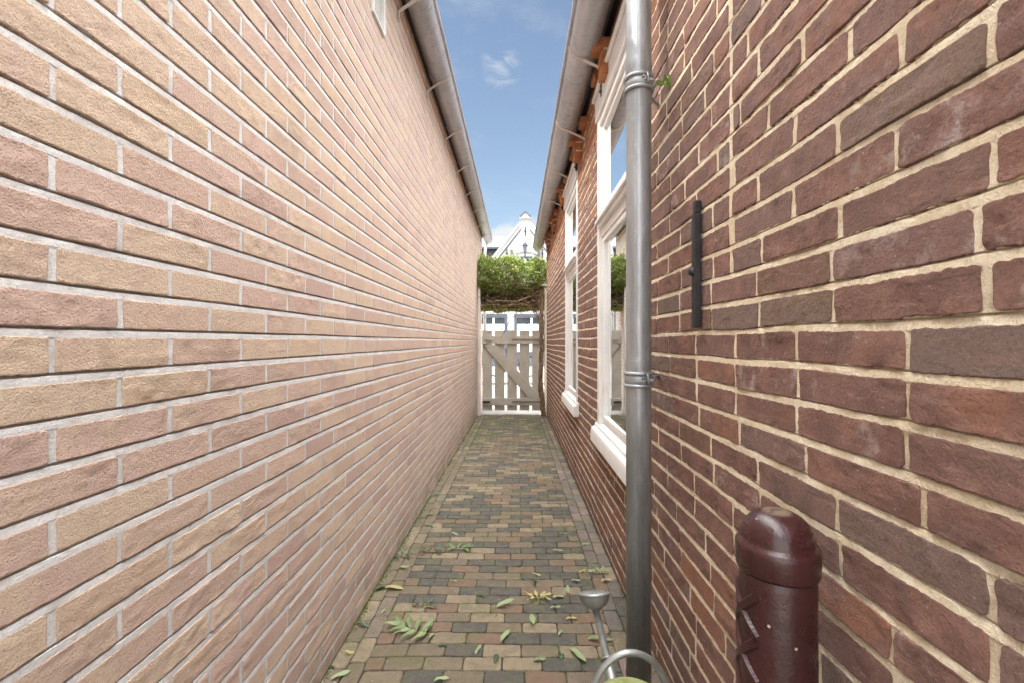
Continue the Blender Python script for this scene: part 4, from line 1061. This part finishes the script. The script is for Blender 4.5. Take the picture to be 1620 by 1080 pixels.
# px, py, length m, azimuth deg, colour, label place
LV = [
 (842, 980, .075, 95, 2, 'large and separate, on the path right of the small curled one'),
 (915, 1040, .085, -60, 2, 'lying just left of the watering can handle'),
 (888, 1036, .06, 80, 0, 'curled up left of the can beside a pale pointed leaf'),
 (800, 1008, .065, 60, 2, 'slanting right of the big fallen twig'),
 (757, 1029, .05, 70, 2, 'small and narrow, in front of the big fallen twig'),
 (785, 1042, .05, 85, 0, 'curled, at the bottom middle of the path'),
 (855, 1046, .045, 10, 1, 'small and flat, between two dark pavers near the can'),
 (705, 1022, .05, 15, 0, 'bent, touching the foot of the big fallen twig'),
 (800, 958, .075, 25, 2, 'long and bright, in mid path above the big twig'),
 (765, 944, .05, -20, 0, 'narrow, on a dark paver in mid path'),
 (785, 975, .02, 60, 1, 'tiny, just below the long bright leaf in mid path'),
 (718, 920, .035, 5, 2, 'small, just right of the twin dark twigs'),
 (720, 845, .05, -25, 2, 'slim, on the path beyond the twin dark twigs'),
 (640, 900, .055, -15, 2, 'slim and pale, at the left edging beside the wall'),
 (607, 930, .075, 45, 0, 'broad and shiny, on the left edging by the wall'),
 (625, 932, .08, -3, 3, 'brown tinged and stretched out beside the shiny one'),
 (577, 990, .05, -10, 0, 'small and curled, on the left edging'),
 (607, 968, .03, 80, 2, 'tiny, on the path just inside the left edging'),
 (553, 1034, .04, -10, 3, 'small, at the foot of the buff wall low in the picture'),
 (540, 1070, .06, 35, 2, 'lying at the very bottom left corner of the path'),
 (700, 1077, .05, 15, 2, 'cut by the bottom edge of the picture near the middle'),
 (850, 910, .045, -20, 3, 'slim, on a row of pale pavers in mid path'),
 (885, 945, .055, 15, 2, 'lying right of the yellow leaf cluster'),
 (898, 935, .05, 85, 2, 'upright and rounded, left of the watering can rose'),
 (880, 963, .045, 0, 2, 'short, in front of the yellow leaf cluster'),
 (887, 1002, .035, 60, 2, 'small, left of the spout in mid path'),
 (905, 980, .045, 10, 3, 'thin and curved, left of the spout'),
 (944, 1014, .06, -5, 1, 'lying under the collar of the spout'),
 (960, 1015, .05, 0, 1, 'just right of the spout on the pink edging'),
 (830, 912, .03, 10, 0, 'dark and crumpled, in the middle of the path'),
 (823, 895, .035, 15, 0, 'dark and narrow, beyond the crumpled one in the middle'),
 (846, 921, .04, 20, 0, 'tiny and shadowy, in front of the slim yellow one'),
 (884, 873, .06, -20, 2, 'long, right of centre halfway along the paving'),
 (912, 920, .045, -10, 2, 'on a dark paver just left of the pink edging'),
 (927, 862, .045, 15, 2, 'near the pink edging halfway to the gate'),
 (913, 882, .035, 0, 2, 'small, on pavers beside the pink edging'),
 (922, 905, .04, 30, 3, 'small, on the inner pink edging row'),
 (960, 920, .05, 5, 3, 'flat on the outer pink edging row behind the rose'),
 (892, 845, .045, 5, 1, 'small, on the pavers left of the pink edging'),
 (858, 820, .035, 20, 1, 'tiny, in the middle far part of the paving'),
 (693, 783, .075, -5, 1, 'long, on the left edging far along the wall'),
 (680, 815, .06, 30, 1, 'pointed, on the left edging in the middle distance'),
 (680, 831, .06, 10, 1, 'narrow, just in front of the pointed leaf on the left edging'),
 (700, 758, .05, 60, 1, 'small, on the left edging well towards the gate'),
 (716, 728, .06, -30, 1, 'faint, at the foot of the far buff wall'),
 (865, 775, .04, 10, 1, 'small, on the far right paving'),
 (872, 792, .05, -30, 0, 'dark, beside the far right edging'),
 (898, 790, .05, 15, 1, 'close to a dark one by the far pink edging'),
 (907, 762, .05, -10, 2, 'pale, between the edging rows under the far window'),
 (893, 760, .06, 40, 0, 'dark, left of the pale leaf under the far window'),
 (757, 731, .05, 20, 1, 'small, left of centre far along the paving'),
 (868, 686, .10, 5, 0, 'dark and clustered near the gate on the right edging'),
 (806, 672, .08, 20, 0, 'dark speck on the mossy patch before the gate'),
 (777, 676, .05, 20, 3, 'yellow speck on the paving before the gate'),
 (780, 783, .04, 0, 0, 'small dark one in the far middle of the paving'),
 (938, 895, .04, -20, 1, 'on the inner edging row beside the small twig'),
]
for px, py, L, az, col, place in LV:
    L *= 1.15
    x, y, z = gpt(px, py)
    lb = LB(); curl = random.uniform(.05, .35) if col else random.uniform(.3, .7)
    lb.leaf(cval[col], L, L*random.uniform(.26, .36), curl, random.uniform(-.2, .2), (-L/2*math.cos(R(az)), -L/2*math.sin(R(az)), .007), R(az), R(random.uniform(3, 13)))
    if col == 3: lb.A = [(c[0], .95, 0) for c in lb.A]
    ob = lb.build('fallen_leaf', M['fall']); ob.location = (x, y, z)
    tag(ob, f'{cname[col]} fallen leaf {place}', 'leaf', 'fallen leaves on the paving')
def twig(px, py, spec, col, label, size=1.0, stem=True):
    x, y, z = gpt(px, py); root = empty('fallen_twig', label, 'twig', (x, y, z), 0, 'fallen twigs on the paving')
    lb = LB()
    for (dx, dy, L, az, c) in spec: lb.leaf(c, L*size, L*size*.29, random.uniform(.1, .4), random.uniform(-.2, .2), (dx*size, dy*size, .012), R(az), R(random.uniform(5, 24)))
    if col == 'y': lb.A = [(c[0], .95, 0) for c in lb.A]
    lb.build('leaves', M['fall'], root)
    b = MB(); P = [(spec[0][0]*size-.0, spec[0][1]*size, .012)]
    b.tube([(s[0]*size, s[1]*size, .010) for s in spec[::2]]+[(spec[-1][0]*size+.045*size, spec[-1][1]*size-.008*size, .008)], .0016, 6); b.build('stem', M['twigm'], root)
M['twigm'] = mat_plain('green_stem', (.38, .33, .12), .6)
big = [(-.07, .035, .075, 175, .8), (-.065, .03, .07, 140, .45), (-.05, .022, .07, 195, .5), (-.04, .018, .075, 110, .4), (-.03, .01, .07, 205, .9), (-.015, .005, .07, 85, .5), (-.005, 0, .075, 220, .6), (.01, -.002, .07, 60, .45), (.03, -.006, .08, 235, .7), (.05, -.008, .045, -95, .95), (.02, -.004, .06, 65, .95)]
twig(664, 1003, big, 'g', 'big fallen twig with a fan of green leaves at the lower left of the path', 1.05)
mid_ = [(-.04, .0, .07, 150, .1), (-.02, 0, .07, 100, .05), (0, 0, .075, 60, .1), (.01, 0, .07, 20, .1), (.02, 0, .06, -40, .15), (-.03, 0, .06, 215, .1)]
twig(686, 874, mid_, 'g', 'dark leafed twig left of the paler one, halfway along the left of the path', .85)
twig(730, 870, [(a, b_, c, d-20, .55) for a, b_, c, d, e in mid_], 'g', 'light green twig with spread leaves right of the dark leafed one', .95)
twig(640, 883, mid_, 'g', 'dark leafed twig on the left edging against the buff brick wall', .7)
twig(675, 962, mid_[:4], 'g', 'small dark twig just above the big one with the fan of leaves', .7)
twig(855, 948, [(a, b_, c, d, .95) for a, b_, c, d, e in mid_], 'y', 'yellow leafed twig in the path left of the watering can rose', .75)
twig(948, 908, [(a, b_, c, d+40, .8) for a, b_, c, d, e in mid_[:5]], 'g', 'small pale twig on the pink edging behind the watering can rose', .7)
